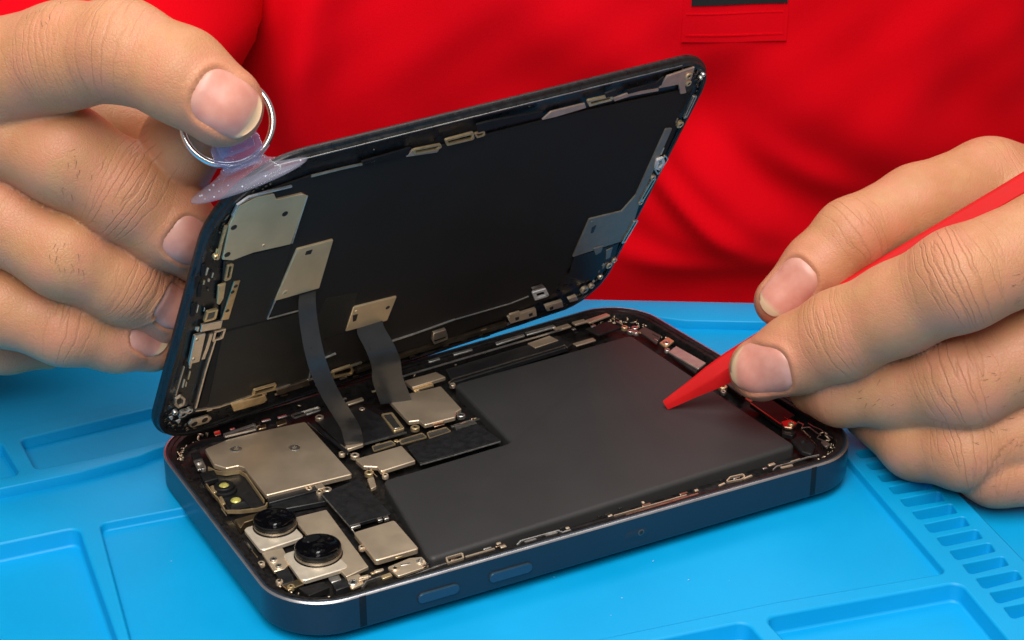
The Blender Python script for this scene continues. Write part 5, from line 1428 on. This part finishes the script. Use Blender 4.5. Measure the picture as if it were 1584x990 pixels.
def grad(fn, P, e=0.3):
    g = np.stack([fn(P + np.eye(3)[i] * e) - fn(P - np.eye(3)[i] * e) for i in range(3)], -1)
    return g / np.linalg.norm(g, axis=-1, keepdims=True)

def march(fn, P, D, n=60, maxd=140):
    t = np.zeros(len(P))
    for _ in range(n):
        d = fn(P + t[:, None] * D)
        t = np.minimum(t + d * 0.85, maxd)
    return P + t[:, None] * D

def set_attr(me, name, arr, kind):
    a = me.attributes.new(name, kind, 'POINT')
    a.data.foreach_set('vector' if kind == 'FLOAT_VECTOR' else 'value', np.ascontiguousarray(arr, dtype=np.float32).ravel())

def build_hand(name, label, data, lo, hi, h=0.72):
    fn = Hand(data)
    V, Q = surface_nets(fn, np.array(lo, float), np.array(hi, float), h)
    nailsites = []
    for (o, d, ln, wd, fk) in data['nails']:
        o = np.array(o)
        ray = o - VP
        ray /= np.linalg.norm(ray)
        own = fn.finger(fk)
        hit = march(own, o[None], ray[None])[0]
        nn = grad(own, hit[None])[0]
        y = np.array(d)
        y = y - nn * (y @ nn)
        y /= np.linalg.norm(y)
        x = np.cross(y, nn)
        nailsites.append((hit, nn, x, y, ln, wd, own))
    # attributes
    nv = len(V)
    crease = np.zeros((nv, 3))
    best = np.zeros(nv)
    for (k, i, st, width) in data['joints']:
        ch = fn.ch[k]
        J, r = ch[i]
        A = ch[min(i + 1, len(ch) - 1)][0] - ch[max(i - 1, 0)][0]
        A = A / np.linalg.norm(A)
        toc = VP - J
        toc = toc / np.linalg.norm(toc)
        N_ = toc + np.array([0, 0, 0.35])
        N_ = N_ - A * (N_ @ A)
        N_ /= np.linalg.norm(N_)
        B_ = np.cross(A, N_)
        rel = V - J
        s, t, u = rel @ A, rel @ B_, rel @ N_
        m = st * np.exp(-(s / (r * 0.62 * width)) ** 2) * np.clip((u / r + 0.25) / 0.9, 0, 1) * np.exp(-np.clip(np.linalg.norm(np.stack([t, u], 1), axis=1) - r - 2.5, 0, 50) ** 2 / 4.0)
        # bend the fold lines around the knuckle
        s2 = s / np.sqrt(np.clip(1 - (t / (1.45 * r)) ** 2, 0.2, 1))
        w = m > best
        crease[w] = np.stack([s2[w] + 17.0 * (i + len(k)), t[w], m[w]], 1)
        best[w] = m[w]
    flush = np.clip(best, 0, 1) * 0.4
    for (hit, nn, x, y, ln, wd, own) in nailsites:
        d = np.linalg.norm(V - (hit + y * ln * 0.2), axis=1)
        flush = np.maximum(flush, np.clip(1.25 - d / (ln * 0.95), 0, 1))
    # skin folds that hold the nail: sunk bed, raised rim at the sides and the root
    for (hit, nn, x, y, ln, wd, own) in nailsites:
        rel = V - hit
        u_, v_, w_ = rel @ x / (wd / 2), rel @ y / ln + 0.5, rel @ nn
        near = (np.abs(w_) < 6) & (v_ > -0.5) & (v_ < 1.1) & (np.abs(u_) < 1.7)
        vv = np.clip((0.42 - v_) / 0.42, 0, None)
        rho = (np.abs(u_) ** 2.6 + vv ** 2.6) ** (1 / 2.6)
        bump = 0.55 * np.exp(-((rho - 1.13) / 0.13) ** 2) - 0.35 * np.clip((0.98 - rho) / 0.08, 0, 1)
        bump = bump * near * np.clip((1.0 - v_) / 0.2, 0, 1)
        V = V + nn * bump[:, None]
    me = bpy.data.meshes.new(name)
    me.from_pydata([tuple(p) for p in (V - np.array(porg)) * MM], [], [tuple(int(i) for i in q) for q in Q])
    me.update()
    set_attr(me, 'crease', crease, 'FLOAT_VECTOR')
    set_attr(me, 'flush', flush, 'FLOAT')
    o = link_mesh(name, me, 'skin', person, None)
    me.shade_smooth()
    o['label'] = label
    # nails: curved plates laid on the fingertip
    for (hit, nn, x, y, ln, wd, own) in nailsites:
        nu, nvv = 17, 21
        pts, place, faces = [], [], []
        for b in range(nvv):
            for a in range(nu):
                u_, v_ = a / (nu - 1) * 2 - 1, b / (nvv - 1)
                # outline: rounded base, nearly parallel sides, softly rounded free edge
                wv = max(0.0, 1 - (1 - min(1, v_ / 0.42)) ** 2.6) ** 0.5
                wv = max(wv, 0.02)
                if v_ > 0.62:
                    wv *= 1 - 0.26 * ((v_ - 0.62) / 0.38) ** 2
                endc = 0.13 * (1 - u_ * u_) * max(0, v_ - 0.5) * 2
                pts.append(hit + x * (u_ * wv * wd / 2) + y * ((v_ - 0.5 + endc) * ln))
                place.append((u_, v_, max(0, (v_ + endc * 0.5 - 0.93) / 0.10)))
        pts = np.array(pts)
        pr = march(own, pts + nn * 7.0, np.repeat(-nn[None], len(pts), 0), 40, 11.0)
        place = np.array(place)
        edge = np.maximum(np.abs(place[:, 0]) ** 6, np.clip(1 - place[:, 1] / 0.12, 0, 1))
        lift = 0.30 * (1 - edge) - 0.30 * edge + 0.25 * np.clip(place[:, 1] - 0.85, 0, 1) / 0.15
        # keep the plate a smooth arch
        topv = pr + nn * lift[:, None]
        botv = topv - nn * 0.45
        for b in range(nvv - 1):
            for a in range(nu - 1):
                i = b * nu + a
                faces.append((i, i + 1, i + nu + 1, i + nu))
        n0 = len(pts)
        faces += [tuple(n0 + i for i in reversed(f)) for f in list(faces)]
        rim = [a for a in range(nu)] + [b * nu + nu - 1 for b in range(1, nvv)] + [(nvv - 1) * nu + a for a in range(nu - 2, -1, -1)] + [b * nu for b in range(nvv - 2, 0, -1)]
        for i in range(len(rim)):
            p, q = rim[i], rim[(i + 1) % len(rim)]
            faces.append((p, n0 + p, n0 + q, q))
        me = bpy.data.meshes.new('nail')
        me.from_pydata([tuple(p) for p in (np.concatenate([topv, botv]) - np.array(porg)) * MM], [], faces)
        me.update()
        set_attr(me, 'nail_place', np.concatenate([place, place]), 'FLOAT_VECTOR')
        nl = link_mesh('nail', me, 'nail', o, 60)
    return o, fn

def bounds(data, pad=16):
    P = np.array([p[:3] for ch in data['chains'].values() for p in ch])
    r = np.array([p[3] for ch in data['chains'].values() for p in ch])
    G = P @ HB.T
    return (G - r[:, None]).min(0) - 2.5, (G + r[:, None]).max(0) + 2.5
hand_a, fn_a = build_hand('hand', 'hand pinching the pull ring with fingers behind the screen', RIGHT_HAND_OF_PERSON, *bounds(RIGHT_HAND_OF_PERSON))
hand_b, fn_b = build_hand('hand', 'hand gripping the red pry tool', LEFT_HAND_OF_PERSON, *bounds(LEFT_HAND_OF_PERSON))

# short dark hairs between the finger joints
def hairs(hand, fn, spots, seed):
    rr = random.Random(seed)
    bm = bmesh.new()
    for (o, d, n, spread) in spots:
        o, d = np.array(o), np.array(d)
        for k in range(n):
            a = np.array([rr.gauss(0, spread) for _ in range(3)])
            p0 = o + a
            ray = p0 - VP
            ray /= np.linalg.norm(ray)
            p = march(fn, p0[None], ray[None])[0]
            nn = grad(fn, p[None])[0]
            t = d + np.array([rr.gauss(0, .35) for _ in range(3)])
            t = t - nn * (t @ nn)
            t /= np.linalg.norm(t)
            s = np.cross(t, nn)
            L = rr.uniform(0.8, 2.0)
            w = rr.uniform(0.03, 0.06)
            rows = []
            for q in (0, .35, .7, 1.0):
                c = p + t * L * q + nn * (0.02 + 0.5 * q * (1 - q)) + s * 0.3 * q * q
                ww = w * (1 - q * 0.85)
                rows.append([tuple(c + s * ww), tuple(c + nn * ww), tuple(c - s * ww)])
            loft(bm, rows)
    ob = bm_obj('finger_hair', bm, 'hair', hand, 60, porg)
    ob['kind'] = 'stuff'
hairs(hand_a, fn_a, HAIR_A, 3)
hairs(hand_b, fn_b, HAIR_B, 5)

# shirt: a soft, folded front in right / away / up coordinates measured from the view point
RV, AV = np.array([0.87041, -0.49233, 0]), np.array([0.49233, 0.87041, 0])
def shirt_depth(X, Z):
    """distance away at X mm to the right and Z mm up"""
    d = 552 + 0.0011 * (X - 20) ** 2 - 0.10 * (Z - 20)
    def fold(x0, z0, ang, amp, wid, ln):
        c, s = math.cos(ang), math.sin(ang)
        u = (X - x0) * c + (Z - z0) * s
        v = -(X - x0) * s + (Z - z0) * c
        v = v - 0.004 * u * u
        return amp * np.exp(-(v / wid) ** 2) * np.exp(-(u / ln) ** 2)
    for a in SHIRT_FOLDS:
        d = d - fold(*a)
    return d
ns, nz = 260, 150
xs, zs = np.linspace(-260, 300, ns), np.linspace(-75, 190, nz)
XX, ZZ = np.meshgrid(xs, zs)
DD = shirt_depth(XX, ZZ)
DD = DD + 0.35 * np.sin(XX * 0.21 + 3 * np.sin(ZZ * 0.05)) * np.sin(ZZ * 0.17)
pts = VP[None, None] * np.array([1, 1, 0]) + XX[..., None] * RV + DD[..., None] * AV + ZZ[..., None] * np.array([0, 0, 1.0])
pts = pts.reshape(-1, 3)
back = pts + AV * 1.2
fc = []
for b in range(nz - 1):
    for a in range(ns - 1):
        i = b * ns + a
        fc.append((i, i + 1, i + ns + 1, i + ns))
nb = len(pts)
fb = [tuple(nb + i for i in reversed(f)) for f in fc]
shirt = new_obj('polo_shirt', np.concatenate([pts, back]), fc + fb, 'red_knit', person, 180, porg)
shirt['label'] = 'red knitted polo shirt front with a black placket end'

def on_shirt(X, Z, off):
    return VP * np.array([1, 1, 0]) + X * RV + (float(shirt_depth(np.array(X), np.array(Z))) - off) * AV + Z * np.array([0, 0, 1.0])
def shirt_patch(name, x0, x1, z0, z1, off, th, mat, nx=24, nzz=16, parent=None):
    V, Fq = [], []
    for side in (off, off - th):
        for b in range(nzz):
            for a in range(nx):
                V.append(on_shirt(x0 + (x1 - x0) * a / (nx - 1), z0 + (z1 - z0) * b / (nzz - 1), side))
    for b in range(nzz - 1):
        for a in range(nx - 1):
            i = b * nx + a
            Fq.append((i, i + 1, i + nx + 1, i + nx))
            j = i + nx * nzz
            Fq.append((j + nx, j + nx + 1, j + 1, j))
    rim = [a for a in range(nx)] + [b * nx + nx - 1 for b in range(1, nzz)] + [(nzz - 1) * nx + a for a in range(nx - 2, -1, -1)] + [b * nx for b in range(nzz - 2, 0, -1)]
    k = nx * nzz
    for i in range(len(rim)):
        p, q = rim[i], rim[(i + 1) % len(rim)]
        Fq.append((p, k + p, k + q, q))
    return new_obj(name, V, Fq, mat, parent or shirt, 40, porg)
pl = shirt_patch('placket', 51.5, 84.0, 63.0, 150, 0.45, 0.7, 'red_knit')
shirt_patch('placket_trim', 54.0, 83.6, 75.0, 150, 0.9, 0.6, 'black_cloth', parent=pl)
for (x0, x1, z0, z1) in ((52.6, 83.0, 65.0, 65.5), (52.6, 53.1, 65.0, 100), (82.5, 83.0, 65.0, 100), (52.6, 83.0, 72.0, 72.4)):
    shirt_patch('stitch_line', x0, x1, z0, z1, 0.58, 0.25, 'red_knit', 12, 3, parent=pl)

# sleeve: a tube around the upper arm, in front of the left part of the torso
def tube(name, path, mat, parent, n=48, seed=1):
    rr = random.Random(seed)
    C = catmull([p[:3] for p in path], 8)
    rad = catmull([(p[3], 0, 0) for p in path], 8)
    bm = bmesh.new()
    rings = []
    m = len(C)
    ph = [rr.uniform(0, 6.28) for _ in range(4)]
    for i, p in enumerate(C):
        t = (C[min(m - 1, i + 1)] - C[max(0, i - 1)]).normalized()
        u = t.cross(Vector((0.3, 0.5, 0.8))).normalized()
        v = t.cross(u)
        ring = []
        for k in range(n):
            a = 2 * math.pi * k / n
            r = rad[i].x * (1 + 0.035 * math.sin(3 * a + ph[0] + i * .22) + 0.02 * math.sin(7 * a + ph[1] - i * .3))
            q = p + (u * math.cos(a) + v * math.sin(a)) * r
            ring.append(tuple(q))
        rings.append(ring)
    loft(bm, rings)
    return bm_obj(name, bm, mat, parent, 80, porg)
tube('sleeve', SLEEVE, 'red_knit', shirt)
